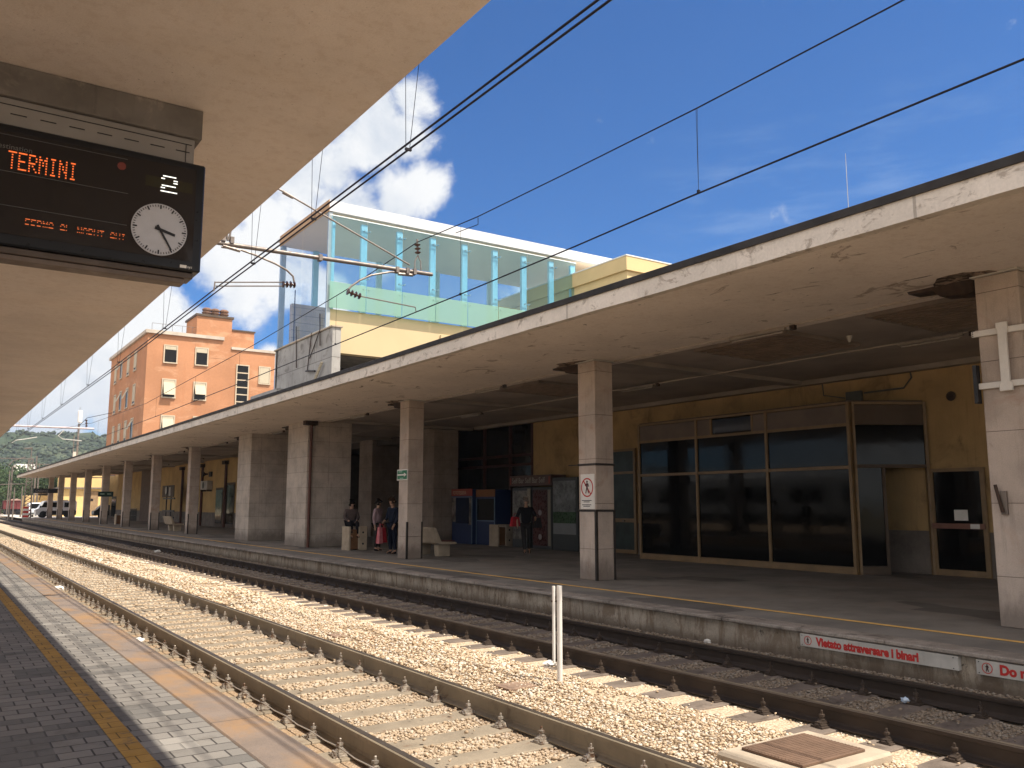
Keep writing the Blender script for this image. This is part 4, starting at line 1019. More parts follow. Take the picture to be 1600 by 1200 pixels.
# back glazing and left side glazing
for i in range(8): MB().box(xs_[i]+.02, xs_[i+1]-.02, yB-.015, yB, 7.62, 11.6).build('rear_pane', M_clear, o)
for x in xs_[1::2]: MB().box(x-.11, x+.11, yB-.2, yB-.05, 7.62, 11.6).build('rear_mullion', M_blue, o)
MB().box(xL-.02, xL-.005, yF+.0, yF+2.45, 7.5, 11.58).box(xL-.02, xL-.005, yF+2.5, yB-.02, 7.5, 11.58).build_each('side_pane', M_clear, o)
MB().box(xL+.0, xL+.14, yF+.02, yF+.11, 7.45, 11.6).box(xL, xL+.20, yB-.16, yB-.02, 5.2, 11.6).build_each('corner_post', flat('grey_steel_post', (.34, .38, .40), .4), o)
# concrete substructure
M_gconc = mat('raw_grey_concrete', (.40, .375, .34), .9, .18, .8, bump=.006, bscale=12, vstreak=.4, stain=((.17, .15, .13), .5, .75, 1.5), post=joints(1.1, .02, .2, 2.3, .6))
o = thing('concrete_base', 'raw grey concrete walls under the left end of the glass hall', 'wall', (11, 29, 5))
MB().box(10.80, 11.10, 26.6, 32.3, 4.99, 7.42).build('side_wall', M_gconc, o)
MB().box(11.15, 12.72, 31.6, 31.85, 5, 9.25).build('rear_wall', mat('board_marked_concrete', (.46, .38, .30), .9, .2, .8, vstreak=.3, post=joints(.3, .02, .2, 1.2, .5)), o)
MB().box(10.3, 10.78, 30.5, 33.6, 4.99, 5.75).build('step', M_gconc, o)
MB().box(10.75, 11.15, 26.55, 32.35, 7.423, 7.47).build('coping', M_fconc, o)
m = MB(); a = [(11.0, 30.9, 7.47), (11.0, 30.9, 9.6)]; m.tube(a, .02, 5)
for (u0, v0, u1, v1) in ((500, 490, 500, 540), (463, 510, 463, 575), (487, 520, 480, 580), (500, 515, 484, 560)):
    m.tube([P(u0, v0, x=10.75), P(u1, v1, x=10.75)], .018, 5)
m.build_each('rods', M_rustdark, o)
o = thing('leaning_board', 'pale board leaning against the grey concrete base', 'board', P(493, 590, x=10.7))
MB().tube([P(490, 598, x=10.7), P(503, 566, x=10.7)], .05, 4).build('plank', M_blind, o); MB().tube([P(478, 580, x=10.72), P(492, 580, x=10.72)], .035, 5).build('bar', M_black, o)
# cream block to the right
o = thing('cream_block', 'cream plastered rooftop block right of the glass hall', 'building', (25, 26, 5))
MB().box(21.5, 31, 23.9, 33, 5, 10.4).build('wall', M_cream, o)
MB().box(21.4, 31.1, 23.8, 33.1, 10.403, 10.95).build('parapet', M_cream, o)
MB().box(21.38, 31.12, 23.78, 33.12, 10.953, 11.0).build('coping', flat('white_coping', (.75, .73, .68)), o)
q = P(941, 402, y=28); MB().lathe([(.10, 0), (.10, .5), (.16, .52), (.16, .62), (.05, .7)], (q.x, 28, 11.0), 10).build('vent_pipe', M_cream, o)

# ================================================================ ORANGE APARTMENT BLOCK
YO = 92.5; O = lambda u, v, y=YO: P(u, v, y=y)
o = thing('apartment_block', 'orange four storey apartment block with cream window frames', 'building', (20, 92, 0)); OB = o
xa = O(232, 512).x; zt = O(232, 520).z; xb = O(363, 540).x; ye = P(175, 555, x=xa).y
MB().box(xa, xb, YO, ye, -.3, zt).build('wall', M_orange, o)
MB().box(xa-.25, O(350, 525).x, YO-.25, ye+.2, zt+.003, zt+.35).build('cornice', M_cornice, o)
xt0, xt1 = O(308, 500).x, O(363, 500).x; ztw = O(335, 496).z
tw = MB().box(xt0, xt1, YO-.02, YO+4.5, zt-2.0, ztw).build('stair_tower', M_orange, o)
MB().box(xt0-.15, xt1+.15, YO-.17, YO+4.65, ztw+.003, ztw+.22).build('tower_cap', M_bronzed, tw)
for u in (323, 336, 350):
    c = MB(); q = O(u, 490, YO+2); c.lathe([(.42, 0), (.42, .55), (.52, .56), (.52, .68), (.40, .69), (.40, .85), (.5, .86), (.5, 1.0), (.3, 1.15)], (q.x, YO+2, ztw+.22), 10); c.build('chimney', mat('terracotta_pot', (.20, .11, .07), .85), tw)
xs1 = O(399, 545).x; z1 = O(380, 517).z
MB().box(xb+.003, xs1, YO+.6, YO+5, -.3, z1).build('rear_wing', M_orange, o); MB().box(xb+.003, xs1+.1, YO+.5, YO+5.1, z1+.003, z1+.15).build('wing_cap', M_bronzed, o)
xc1 = O(430, 550).x; z2 = O(400, 550).z
MB().box(xb+.003, xc1, YO-.0, YO+.597, -.3, z2).box(xs1+.003, xc1, YO+.6, YO+6, -.3, z2).build('side_wing', M_orange, o); MB().box(xb-.1, xc1+.15, YO-.15, YO+6.1, z2+.003, z2+.28).build('wing_cornice', M_cornice, o)
def window(x0, x1, z0, z1, blind, y=YO, dark=True, prt=0.0):
    f = MB(); t = .12
    f.box(x0-t, x1+t, y-.10, y-.003, z1, z1+t).box(x0-t, x1+t, y-.16, y-.003, z0-t, z0-.002).box(x0-t, x0, y-.10, y-.003, z0, z1-.002).box(x1, x1+t, y-.10, y-.003, z0, z1-.002)
    w_ = f.build('window', M_wframe, OB)
    MB().box(x0+.003, x1-.003, y-.035, y-.004, z0+.003, z1-.003).build('pane', M_dglass2, w_)
    if blind:
        zb = z1-(z1-z0)*blind
        m = MB()
        if prt: m.add([(x0+.03, y-.08, z1-.25), (x1-.03, y-.08, z1-.25), (x1-.03, y-.55, zb), (x0+.03, y-.55, zb), (x0+.03, y-.05, z1-.25), (x1-.03, y-.05, z1-.25), (x1-.03, y-.52, zb), (x0+.03, y-.52, zb)], [(0, 1, 2, 3), (4, 7, 6, 5), (0, 4, 5, 1), (3, 2, 6, 7), (0, 3, 7, 4), (1, 5, 6, 2)]); m.box(x0+.03, x1-.03, y-.08, y-.045, z1-.25, z1-.01)
        else: m.box(x0+.03, x1-.03, y-.08, y-.04, zb, z1-.01)
        m.build('blind', M_blind, w_)
    return w_
for (u0, u1, v0, v1, bl, pr) in ((258, 275, 540, 567, .22, 0), (307, 323, 544, 571, .26, 0), (255, 272, 593, 621, .88, .4), (304, 320, 598, 625, .72, .3), (253, 270, 650, 676, .95, .4), (303, 321, 652, 680, .5, 0),
                                 (254, 270, 706, 730, .6, 0), (304, 321, 708, 730, .3, 0), (406, 420, 574, 600, .98, 0), (407, 420, 622, 648, .3, 0)):
    a, b = O(u0, v0), O(u1, v1); window(a.x, b.x, b.z, a.z, bl, prt=pr)
a, b = O(371, 571), O(385, 640)
w_ = window(a.x, b.x, b.z, a.z, 0); m = MB()
for k in range(1, 6): z = b.z+(a.z-b.z)*k/6; m.box(a.x+.004, b.x-.004, YO-.07, YO-.04, z-.06, z+.06)
m.build('transom', M_wframe, w_)
def swindow(yc, z0, z1, awn, hw=.55):
    x = xa; f = MB(); t = .14
    f.box(x-.08, x-.003, yc-hw-t, yc+hw+t, z1, z1+t).box(x-.12, x-.003, yc-hw-t, yc+hw+t, z0-t, z0-.002).box(x-.08, x-.003, yc-hw-t, yc-hw, z0, z1-.002).box(x-.08, x-.003, yc+hw, yc+hw+t, z0, z1-.002)
    w_ = f.build('side_window', M_wframe, OB); MB().box(x-.035, x-.004, yc-hw+.003, yc+hw-.003, z0+.003, z1-.003).build('pane', M_dglass2, w_)
    zm = z0+(z1-z0)*(.45 if awn else .12); m = MB(); k = .5 if awn else .05
    m.add([(x-.05, yc-hw, z1-.05), (x-.05, yc+hw, z1-.05), (x-.05-k, yc+hw, zm), (x-.05-k, yc-hw, zm), (x-.02, yc-hw, z1-.05), (x-.02, yc+hw, z1-.05), (x-.02-k, yc+hw, zm), (x-.02-k, yc-hw, zm)], [(0, 1, 2, 3), (4, 7, 6, 5), (0, 4, 5, 1), (3, 2, 6, 7), (0, 3, 7, 4), (1, 5, 6, 2)])
    m.build('blind', M_blind, w_)
for (u, v0, v1, aw) in ((213, 551, 577, 0), (202, 558, 585, 0), (191, 565, 590, 1), (182, 574, 598, 0), (210.5, 602, 630, 0), (199.5, 608, 636, 1), (189.5, 613, 640, 1), (180.5, 619, 645, 0), (207, 655, 684, 1), (197, 659, 688, 0), (187, 664, 692, 0), (178, 668, 696, 0)):
    a, b = P(u, v0, x=xa), P(u, v1, x=xa); swindow(a.y, b.z, a.z, aw)
M_thin = M_rustdark
m = MB()
for k in range(8): x = xa+.4+k*1.0; m.tube([(x, YO+.3, zt+.35), (x, YO+.3, zt+1.15)], .02, 4)
m.tube([(xa+.4, YO+.3, zt+1.15), (xa+7.5, YO+.3, zt+1.15)], .02, 4); m.build('roof_railing', M_galv, o)

b = P(1326, 330, x=12.5); t_ = P(1326, 238, x=12.5)
o = thing('whip_antenna', 'thin pale whip antenna rising above the far canopy at right', 'antenna', (12.5, b.y, 5.05))
MB().tube([(12.5, b.y, 5.05), (12.5, b.y, t_.z)], [.008, .004], 6).build('whip', M_whited, o); MB().lathe([(.05, 0), (.05, .06), (.02, .10)], (12.5, b.y, 5.052), 8).build('base', M_galv, o)

# ================================================================ PASSENGER DISPLAY
KD = 3.48/3.05; kx = lambda x: x*KD
kz = lambda z: CAMH+(z-CAMH)*KD
YD = 6.6*KD; D = lambda u, v, y=YD: P(u, v, y=y)
tr = D(323, 260); br = D(313.6, 430); xr = kx(1.60); zt = tr.z; zb = br.z+.02; xl = -1.3
o = thing('departure_display', 'black hanging departure display with orange letters and a round clock', 'display', ((xl+xr)/2, YD+.15, 5.03)); DD = o
MB().box(xl, xr, YD, YD+.30, zb, zt).build('case', mat('black_case', (.010, .011, .014), .35, .1, 5), o, bevel=.012)
MB().box(xl+.06, xr-.075, YD-.006, YD-.002, zb+.085, zt-.06).build('glass', mat('smoked_display_glass', (.019, .017, .018), .10, .1, 1, spec=.4), o)
mt = D(316, 190); mb_ = D(305, 243)
M_mount = mat('dusty_grey_steel', (.17, .155, .145), .7, .25, 2, spec=.3, vstreak=.5, stain=((.36, .32, .29), .52, .78, 3))
MB().box(xl+.1, kx(1.52), YD+.06, YD+.26, zt+.003, kz(4.36)).build('mount_box', mat('grey_mount_sheet', (.26, .245, .235), .6, .08, 2), o, bevel=.004)
MB().box(xl+.05, kx(1.565), YD+.02, YD+.30, kz(4.363), 5.026).build('ceiling_rail', M_mount, o, bevel=.004)
m = MB()
for k in range(14): x = xl+.15+k*.21; m.box(x, x+.115, YD+.055, YD+.062, zt+.11, zt+.117)
m.box(xl+.12, kx(1.50), YD+.056, YD+.062, kz(4.31), kz(4.316)).box(kx(1.455), kx(1.46), YD+.055, YD+.062, zt+.02, kz(4.31)); m.build('vent_slots', M_black, o)
MB().box(xl+.05, kx(1.555), YD+.04, YD+.25, zb-.055, zb-.003).build('lower_trim', mat('brown_grey_trim', (.10, .075, .06), .5), o, bevel=.006)
MB().box(xl+.1, kx(1.50), YD+.06, YD+.22, zb-.10, zb-.058).build('lower_trim', mat('brown_grey_trim2', (.16, .12, .095), .5), o, bevel=.004)
yf = YD-.008
def bar(m, x0, x1, z0, z1, y=yf): m.box(x0, x1, y-.002, y, z0, z1)
m = MB()
for (ul, vl, ur, vr) in ((0, 216, 200, 243), (0, 267, 200, 302), (0, 321, 198, 351)):
    z = (D(ul, vl).z+D(ur, vr).z)/2; bar(m, xl+.08, D(ur, vr).x, z-.0025, z+.0025)
m.build('divider', flat('grey_line', (.09, .09, .09)), o)
M_led = emit('orange_led', (1, .17, .035), .62); M_ledw = emit('white_led', (1, .97, .85), .95)
FONT = {'T': '11111 00100 00100 00100 00100 00100 00100', 'E': '11111 10000 10000 11110 10000 10000 11111', 'R': '11110 10001 10001 11110 10100 10010 10001', 'M': '10001 11011 10101 10101 10001 10001 10001',
        'I': '01110 00100 00100 00100 00100 00100 01110', 'N': '10001 11001 10101 10101 10011 10001 10001', 'F': '11111 10000 10000 11110 10000 10000 10000', 'A': '01110 10001 10001 11111 10001 10001 10001',
        'L': '10000 10000 10000 10000 10000 10000 11111', 'O': '01110 10001 10001 10001 10001 10001 01110', 'U': '10001 10001 10001 10001 10001 10001 01110', ' ': '00000 00000 00000 00000 00000 00000 00000', 'V': '10001 10001 10001 10001 10001 01010 00100'}
def led(s, x0, x1, z0, z1, mt, name, rows=range(7)):
    m = MB(); n = len(s); cw = (x1-x0)/(n*6-1); ch = (z1-z0)/7
    for i, c in enumerate(s):
        for r, row in enumerate(FONT[c].split()):
            if r not in rows: continue
            run = None
            for k, bit in enumerate(row+'0'):
                if bit == '1' and run is None: run = k
                if bit == '0' and run is not None:
                    xa_ = x0+(i*6+run)*cw; xb_ = x0+(i*6+k)*cw; zz = z1-(r+.5)*ch
                    bar(m, xa_, xb_-cw*.12, zz-ch*.24, zz+ch*.24); run = None
    m.build(name, mt, o)
a, b = D(13, 240), D(119, 284); led('TERMINI', a.x, b.x, b.z+.0, b.z+.154, M_led, 'destination_text')
a, b = D(39, 348), D(195, 384); led('FERMA AL NORUT AUI', a.x, b.x, b.z, b.z+.097, emit('dim_orange_led', (1, .20, .05), .42), 'stops_text', rows=(0, 1, 3))
a = D(1, 233); text('destination', .060, flat('grey_caption', (.13, .13, .13)), o, (a.x-.05, yf-.002, a.z+.012), (1, 0, 0), (0, 0, 1), ext=.001)
a = D(-12, 286); text('ritardo', .052, MATS['grey_caption'], o, (a.x-.1, yf-.002, a.z+.02), (1, 0, 0), (0, 0, 1), ext=.001)
a = D(190, 260); MB().lathe([(.034, 0), (.034, -.003)], (a.x, yf, a.z), 14, 'y').build('warning_lamp', emit('dim_red_lamp', (.5, .06, .03), .07), o)
a, b = D(228, 266), D(300, 303); MB().box(a.x, b.x, yf-.001, yf, b.z-.005, a.z-.04).build('number_window', flat('olive_window', (.030, .028, .016), .2), o)
m = MB(); a, b = D(252, 272), D(276, 306); x0, x1, z1, z0 = a.x, b.x, a.z-.01, b.z+.005; w_ = x1-x0; h_ = z1-z0
for (fx0, fx1, fz) in ((.1, .9, 1), (0, .22, .84), (.75, 1, .80), (.75, 1, .66), (.05, .9, .44), (0, .25, .30), (.0, 1, .10)):
    bar(m, x0+w_*fx0, x0+w_*fx1, z0+h_*fz-h_*.055, z0+h_*fz, yf-.003)
m.build('platform_number', M_ledw, o)
c = D(248.5, 359.5); rr = .5*(D(293, 359).x-D(205, 359).x)
MB().lathe([(rr, 0), (rr, -.012)], (c.x, yf, c.z), 48, 'y').build('clock_face', flat('pale_dial', (.50, .50, .53), .4), o)
m = MB(); yh = yf-.0145
def hand(m, ang, r0, r1, w0, w1, y=yh):
    dx, dz = math.sin(ang), math.cos(ang); px_, pz_ = dz, -dx
    vs = [(c.x+dx*r0+px_*w0, y, c.z+dz*r0+pz_*w0), (c.x+dx*r1+px_*w1, y, c.z+dz*r1+pz_*w1), (c.x+dx*r1-px_*w1, y, c.z+dz*r1-pz_*w1), (c.x+dx*r0-px_*w0, y, c.z+dz*r0-pz_*w0)]
    vs += [(x, y-.002, z) for x, y, z in vs]; m.add(vs, [(0, 1, 2, 3), (7, 6, 5, 4), (0, 4, 5, 1), (1, 5, 6, 2), (2, 6, 7, 3), (3, 7, 4, 0)])
for k in range(60):
    big = k % 5 == 0; hand(m, 2*math.pi*k/60, rr*(.80 if big else .88), rr*.955, .006 if big else .003, .006 if big else .003)
m.build('minute_marks', M_black, o)
m = MB(); hand(m, R(105), -.04, rr*.58, .013, .011, yh-.003); m.build('hour_hand', M_black, o)
m = MB(); hand(m, R(149), -.04, rr*.86, .010, .007, yh-.006); m.build('minute_hand', M_black, o)
a = D(281, 414); MB().box(a.x, a.x+.055, YD-.004, YD-.001, a.z-.022, a.z+.004).build('maker_badge', M_white, o)
text('sys', .035, M_white, o, (a.x+.06, YD-.003, a.z-.018), (1, 0, 0), (0, 0, 1), ext=.001)

# ================================================================ OVERHEAD LINE
def wire(name, pts, r, label, grp=None, drop=()):
    mid = pts[len(pts)//2]; fine = []
    pts = [Vector(p) for p in pts]
    for i in range(len(pts)-1):
        for k in range(4): fine.append(pts[i].lerp(pts[i+1], k/4))
    fine.append(pts[-1])
    o = MB().tube(fine, r, 6).build(name, M_wire, loc=tuple(mid)); tag(o, label, 'overhead wire', grp); return o
C1 = [(3.68, -12, 5.12), (3.68, 0, 5.12), (3.70, 9.3, 5.10), (3.66, 14, 5.05), (3.70, 24.5, 5.0), (3.70, 40, 4.99), (3.75, 54, 5.05), (3.7, 70, 5.05), (3.7, 130, 5.05)]
w1 = wire('contact_wire', C1, .011, 'left of the twin contact wires above the near track')
w2 = wire('contact_wire', [(x+.085, y, z+.01) for x, y, z in C1], .011, 'right of the twin contact wires above the near track')
N1 = [(3.70, -12, 6.6), (3.70, 14, 6.75), (3.70, 28, 6.25), (3.70, 42, 6.1), (3.70, 56, 6.25), (3.72, 70, 6.75), (3.7, 130, 6.75)]
w3 = wire('messenger_wire', N1, .010, 'messenger wire above the near track, mostly hidden by the near canopy')
m = MB()
for (y, dx) in ((7.35, .0), (9.9, 0), (12.3, 0), (18, 0), (23, 0), (28, 0), (34, 0), (40, 0), (46, 0), (52, 0), (60, 0)):
    z1 = 6.9 if y < 14 else 6.3
    zc = 5.06
    m.tube([(3.70, y, zc), (3.66, y+.0, z1)], .0035, 4).tube([(3.74, y, zc), (3.80, y-.25, z1)], .0035, 4); m.box(3.693, 3.76, y-.012, y+.012, zc-.005, zc+.02)
    m.build('dropper', M_wire, w1); m = MB()
C2 = [(7.3, -8, 5.3), (7.3, 3, 5.23), (7.3, 7, 5.2), (7.3, 9.2, 5.15), (7.3, 12.3, 5.11), (7.3, 16, 5.09), (7.3, 24, 5.04), (7.3, 35.4, 5.0), (7.35, 55, 5.05), (7.4, 70, 5.1), (7.4, 130, 5.1)]
w4 = wire('contact_wire', C2, .012, 'single contact wire above the shaded far track')
N2 = [(7.3, -8, 6.5), (7.3, 4.3, 6.28), (7.3, 6.8, 6.26), (7.3, 9.5, 6.29), (7.3, 11.8, 6.33), (7.32, 14, 6.46), (7.3, 17.3, 6.22), (7.3, 23.7, 5.99), (7.3, 38, 5.72), (7.3, 52, 6.0), (7.4, 70, 6.9), (7.4, 130, 6.9)]
w5 = wire('messenger_wire', N2, .010, 'upper messenger wire above the far track, running to the insulator')
m = MB()
m.tube([(7.3, 6.83, 5.2), (7.3, 6.83, 6.26)], .0035, 4).tube([(7.3, 6.83, 5.2), (7.34, 6.86, 5.7), (7.32, 6.83, 6.26)], .0035, 4); m.box(7.285, 7.315, 6.815, 6.845, 5.20, 5.24); m.build('dropper', M_wire, w5); m = MB()
for (y, zt_, zb_) in ((12.35, 6.33, 5.10), (17.8, 6.2, 5.08), (25, 5.96, 5.04), (30, 5.87, 5.02), (36, 5.76, 5.0), (43, 5.8, 5.01), (50, 5.95, 5.03), (58, 6.2, 5.06)):
    m.tube([(7.3, y, zb_), (7.3, y, zt_)], .0035, 4); m.box(7.285, 7.315, y-.015, y+.015, zb_-.01, zb_+.03); m.build('dropper', M_wire, w5); m = MB()
q0, q1 = P(747, 340, x=7.3), P(706, 362, x=7.3)
m.tube([q0, q0+Vector((0, 0, -.12)), P(712, 364, x=7.3)], .007, 5)
m.build('dropper', M_wire, w5)

def insul(m, a, b, r=.05, n=4, core=.02):
    a, b = Vector(a), Vector(b); pts = []; rs = []
    for i in range(n):
        t0 = (i+.15)/n; t1 = (i+.35)/n; t2 = (i+.6)/n; t3 = (i+.8)/n
        for t, q in ((t0, core), (t1, r), (t2, r*.85), (t3, core)): pts.append(a.lerp(b, t)); rs.append(q)
    m.tube(pts, rs, 12); return m
YC = 14.0; Kp = lambda u, v: P(u, v, y=YC)
o = thing('cantilever', 'horizontal tube cantilever with insulators holding the wires over both tracks', 'cantilever', (5.5, YC, 5.8))
MB().tube([P(300, 373, y=YC), P(345, 380, y=YC), P(675, 429, y=YC)], .038, 12).build('boom', M_galv, o, smooth=True)
MB().tube([Kp(425, 290), Kp(440, 298), Kp(640, 414)], .016, 8).tube([Kp(442, 300), Kp(458, 309)], [.035, .03], 8).build('tie_rod', M_galv, o)
m = MB()
for (u, v) in ((349, 372), (362, 376), (620, 422), (636, 424), (647, 425), (500, 403)):
    q = Kp(u, v); m.box(q.x-.03, q.x+.03, YC-.055, YC+.055, q.z-.055, q.z+.055)
m.tube([Kp(348, 384), Kp(375, 392)], .03, 8).tube([Kp(622, 428), Kp(645, 430)], .03, 8).build_each('clamp', M_galv, o)
MB().tube([Kp(346, 386), Kp(375, 390), Kp(400, 399), Kp(430, 412), Kp(448, 422), Kp(458, 432), Kp(460, 443)], .018, 8).build('drop_bracket', M_galv, o, smooth=True)
MB().tube([Kp(640, 426), Kp(610, 425), Kp(580, 430), Kp(562, 438), Kp(549, 447), Kp(543, 454)], .018, 8).build('drop_bracket', M_galv, o, smooth=True)
i1 = MB(); insul(i1, Kp(440, 444), Kp(463, 445), .062); i1.build('insulator', M_ins, o, smooth=True)
i2 = MB(); insul(i2, Kp(541, 455), Kp(565, 464), .062); i2.build('insulator', M_ins, o, smooth=True)
MB().tube([Kp(441, 441), Kp(336, 441)], .011, 6).tube([Kp(441, 447), Kp(337, 447)], .011, 6).tube([Kp(336, 440), Kp(334, 455)], .012, 6).build('steady_arm', M_galv, o)
MB().tube([Kp(564, 463), Kp(649, 480), Kp(650, 487)], .012, 6).build('steady_arm', M_galv, o)
m = MB(); insul(m, Kp(652, 380), Kp(653, 398), .06, 3); m.build('insulator', M_ins, o, smooth=True)
m = MB(); a = Kp(653, 399); b = Kp(653, 426); m.tube([a, a+Vector((-.06, 0, -.12)), b+Vector((-.07, 0, 0))], .012, 6).tube([a, a+Vector((.06, 0, -.12)), b+Vector((.07, 0, 0))], .012, 6).tube([Kp(652, 374), Kp(652, 381)], .02, 6)
m.build('post_fork', M_galv, o)
MB().tube([Kp(352, 352), Kp(356, 376)], .022, 8).tube([Kp(362, 350), Kp(358, 376)], .018, 8).build('hanger', M_galv, o)

# second gantry in the distance
Y2 = 70.0; K2 = lambda u, v: P(u, v, y=Y2)
o = thing('cantilever', 'pale far cantilever boom with steady arms low over the distant tracks', 'cantilever', (7, Y2, 7))
MB().tube([K2(10, 664), K2(20, 665), K2(147, 670)], .07, 8).build('boom', mat('pink_grey_paint', (.55, .44, .42), .5), o, smooth=True)
MB().tube([K2(58, 683), K2(40, 686), K2(24, 688), K2(18, 692)], .035, 6).build('steady_arm', M_whited, o)
MB().tube([K2(100, 672), K2(91, 681), K2(98, 686), K2(128, 689)], .035, 6).build('steady_arm', M_whited, o)
m = MB(); insul(m, K2(135, 655), K2(135, 668), .09, 3, .04); m.build('insulator', M_ins, o)
MB().tube([K2(124, 665), K2(136, 653), K2(175, 645)], .02, 5).build('tie_wire', M_wire, o)

def mast(u, vt, vb, y, r, label, arms=()):
    b = P(u, vb, y=y); t_ = P(u, vt, y=y); o = thing('catenary_mast', label, 'mast', (b.x, y, -.45))
    MB().tube([(b.x, y, -.45), (b.x, y, t_.z)], [r, r*.7], 8).build('pole', M_galv, o, smooth=True)
    for (u1, v1, u2, v2) in arms:
        MB().tube([P(u1, v1, y=y), P(u2, v2, y=y)], r*.45, 6).build('arm', M_galv, o)
    return o
mast(13, 728, 812, 118, .12, 'slim mast with a curved arm at the left edge', ((13, 728, 20, 720), (20, 720, 40, 714)))
mast(20, 762, 800, 125, .09, 'thin white pole in front of the red wagon, left one'); mast(32, 760, 803, 125, .09, 'thin white pole in front of the red wagon, right one')
mast(51, 712, 800, 128, .12, 'mast just right of the big lattice mast', ((46, 717, 52, 717),)); mast(56, 724, 800, 140, .12, 'second mast right of the big lattice mast', ((47, 725, 92, 726),))
mast(11, 735, 790, 160, .10, 'thin dark pole behind the red wagon at the left edge')
# lattice mast
b = P(41, 812, y=116); t_ = P(44, 703, y=116)
o = thing('lattice_mast', 'large pale lattice mast at the far end of the platform', 'mast', (b.x, 116, -.45))
m = MB(); W0 = .42
for sx in (-1, 1):
    for sy_ in (-1, 1): m.tube([(b.x+sx*W0, 116+sy_*W0, -.45), (b.x+sx*.22, 116+sy_*.22, t_.z-1)], .05, 5)
m.build('legs', M_galv, o)
m = MB(); n = 16
for k in range(n):
    f0 = k/n; f1 = (k+1)/n; z0 = -.45+(t_.z-.55)*f0; z1 = -.45+(t_.z-.55)*f1; w0 = W0+(.22-W0)*f0; w1_ = W0+(.22-W0)*f1
    for s in (-1, 1): m.tube([(b.x-w0, 116+s*w0, z0), (b.x+w1_, 116+s*w1_, z1)], .03, 4); m.tube([(b.x+s*w0, 116-w0, z0), (b.x+s*w1_, 116+w1_, z1)], .03, 4); m.tube([(b.x-w0, 116+s*w0, z1), (b.x+w0, 116+s*w0, z1)], .025, 4)
m.build('bracing', M_galv, o)
MB().tube([(b.x, 116, t_.z-1.2), (b.x, 116, t_.z+.2)], .06, 6).tube([P(38, 701, y=116), P(51, 700, y=116)], .09, 6).build('top_arm', M_galv, o)
MB().tube([P(0, 716, y=116), P(45, 717, y=116)], .05, 6).tube([P(0, 757, y=116), P(40, 756, y=116)], .05, 6).build('cross_arm', M_galv, o)
# antenna
b = P(120, 712, y=135)
o = thing('antenna_mast', 'slender antenna mast with a white cylinder behind the far canopy', 'antenna', (b.x, 135, -.45))
MB().tube([(b.x, 135, -.45), (b.x, 135, P(120, 662, y=135).z)], .14, 8).tube([(b.x, 135, P(120, 662, y=135).z), (b.x, 135, P(121, 636, y=135).z)], .03, 5).build('pole', M_galv, o)
MB().tube([(b.x-.5, 135, -.45), (b.x-.5, 135, P(120, 680, y=135).z)], .06, 6).build('cable_duct', M_galv, o)
q = P(121, 660, y=135); MB().lathe([(.27, 0), (.30, .05), (.30, 1.6), (.2, 1.7)], (b.x+.05, 134.9, q.z), 12).build('cylinder', flat('white_radome', (.75, .73, .70)), o)
q = P(116, 710, y=135); MB().cbox(q.x, 134.8, q.z, .4, .3, .7).build('cabinet', M_whited, o)

# ================================================================ FAR YARD
a, b = P(50, 764, y=108), P(89, 771, y=108)
o = thing('station_name_board', 'black station name board hanging at the far canopy end', 'sign', ((a.x+b.x)/2, 108, 3))
MB().box(9.7, 12.1, 107.9, 108.05, 2.78, 3.28).build('board', M_black, o)
text('CASSINO', .30, flat('dim_white_letters', (.28, .28, .28)), o, (9.9, 107.89, 2.92), (1, 0, 0), (0, 0, 1), bold=.004)
MB().tube([(10.0, 108, 3.28), (10.0, 108, 4.599)], .03, 5).tube([(11.8, 108, 3.28), (11.8, 108, 4.599)], .03, 5).build('hanger', M_black, o)

def wheel(m, x, y, z, r, w_, ax='y'): m.lathe([(r*.6, 0), (r, .02), (r, w_-.02), (r*.6, w_)], (x, y, z), 16, ax)
M_carw = flat('white_car_paint', (.72, .73, .74), .25, spec=.6); M_tyre = flat('black_tyre', (.012, .012, .012), .8)
yv = 117.0; a = P(54, 812, y=yv); xv = a.x
o = thing('van', 'white van parked beyond the far end of the platform', 'van', (xv+2, yv+.9, -.05))
MB().prism([(xv+.05, .30), (xv+.02, .95), (xv+.35, 1.15), (xv+.75, 1.88), (xv+1.1, 1.98), (xv+4.3, 1.98), (xv+4.4, 1.8), (xv+4.4, .30)], 'y', yv, yv+1.7).build('body', M_carw, o, bevel=.04)
MB().prism([(xv+.58, 1.2), (xv+.88, 1.78), (xv+1.55, 1.78), (xv+1.55, 1.2)], 'y', yv-.02, yv-.002).prism([(xv+1.75, 1.2), (xv+1.75, 1.78), (xv+2.9, 1.78), (xv+2.9, 1.2)], 'y', yv-.02, yv-.002).prism([(xv+3.05, 1.2), (xv+3.05, 1.78), (xv+4.2, 1.78), (xv+4.2, 1.2)], 'y', yv-.02, yv-.002).build('window', M_dglass, o)
MB().box(xv+1.1, xv+4.38, yv-.015, yv-.001, .28, .80).build('sill_panel', M_black, o)
for x in (xv+.85, xv+3.6): m = MB(); wheel(m, x, yv-.12, .36, .40, .24); m.build('wheel', M_tyre, o, smooth=True)
for x in (xv+.85, xv+3.6): m = MB(); wheel(m, x, yv+1.52, .36, .40, .24); m.build('wheel', M_tyre, o, smooth=True)
MB().box(xv+.45, xv+.6, yv-.2, yv-.0, 1.15, 1.4).build('mirror', M_black, o); MB().box(xv+.0, xv+.06, yv+.1, yv+.35, .7, .9).build('headlight', M_white, o)
yc_ = 124.0; a = P(43, 812, y=yc_)
o = thing('parked_car', 'white car parked behind the van beside the lattice mast', 'car', (a.x+1, yc_+2, -.05))
w_ = 1.75; x0 = a.x+.05
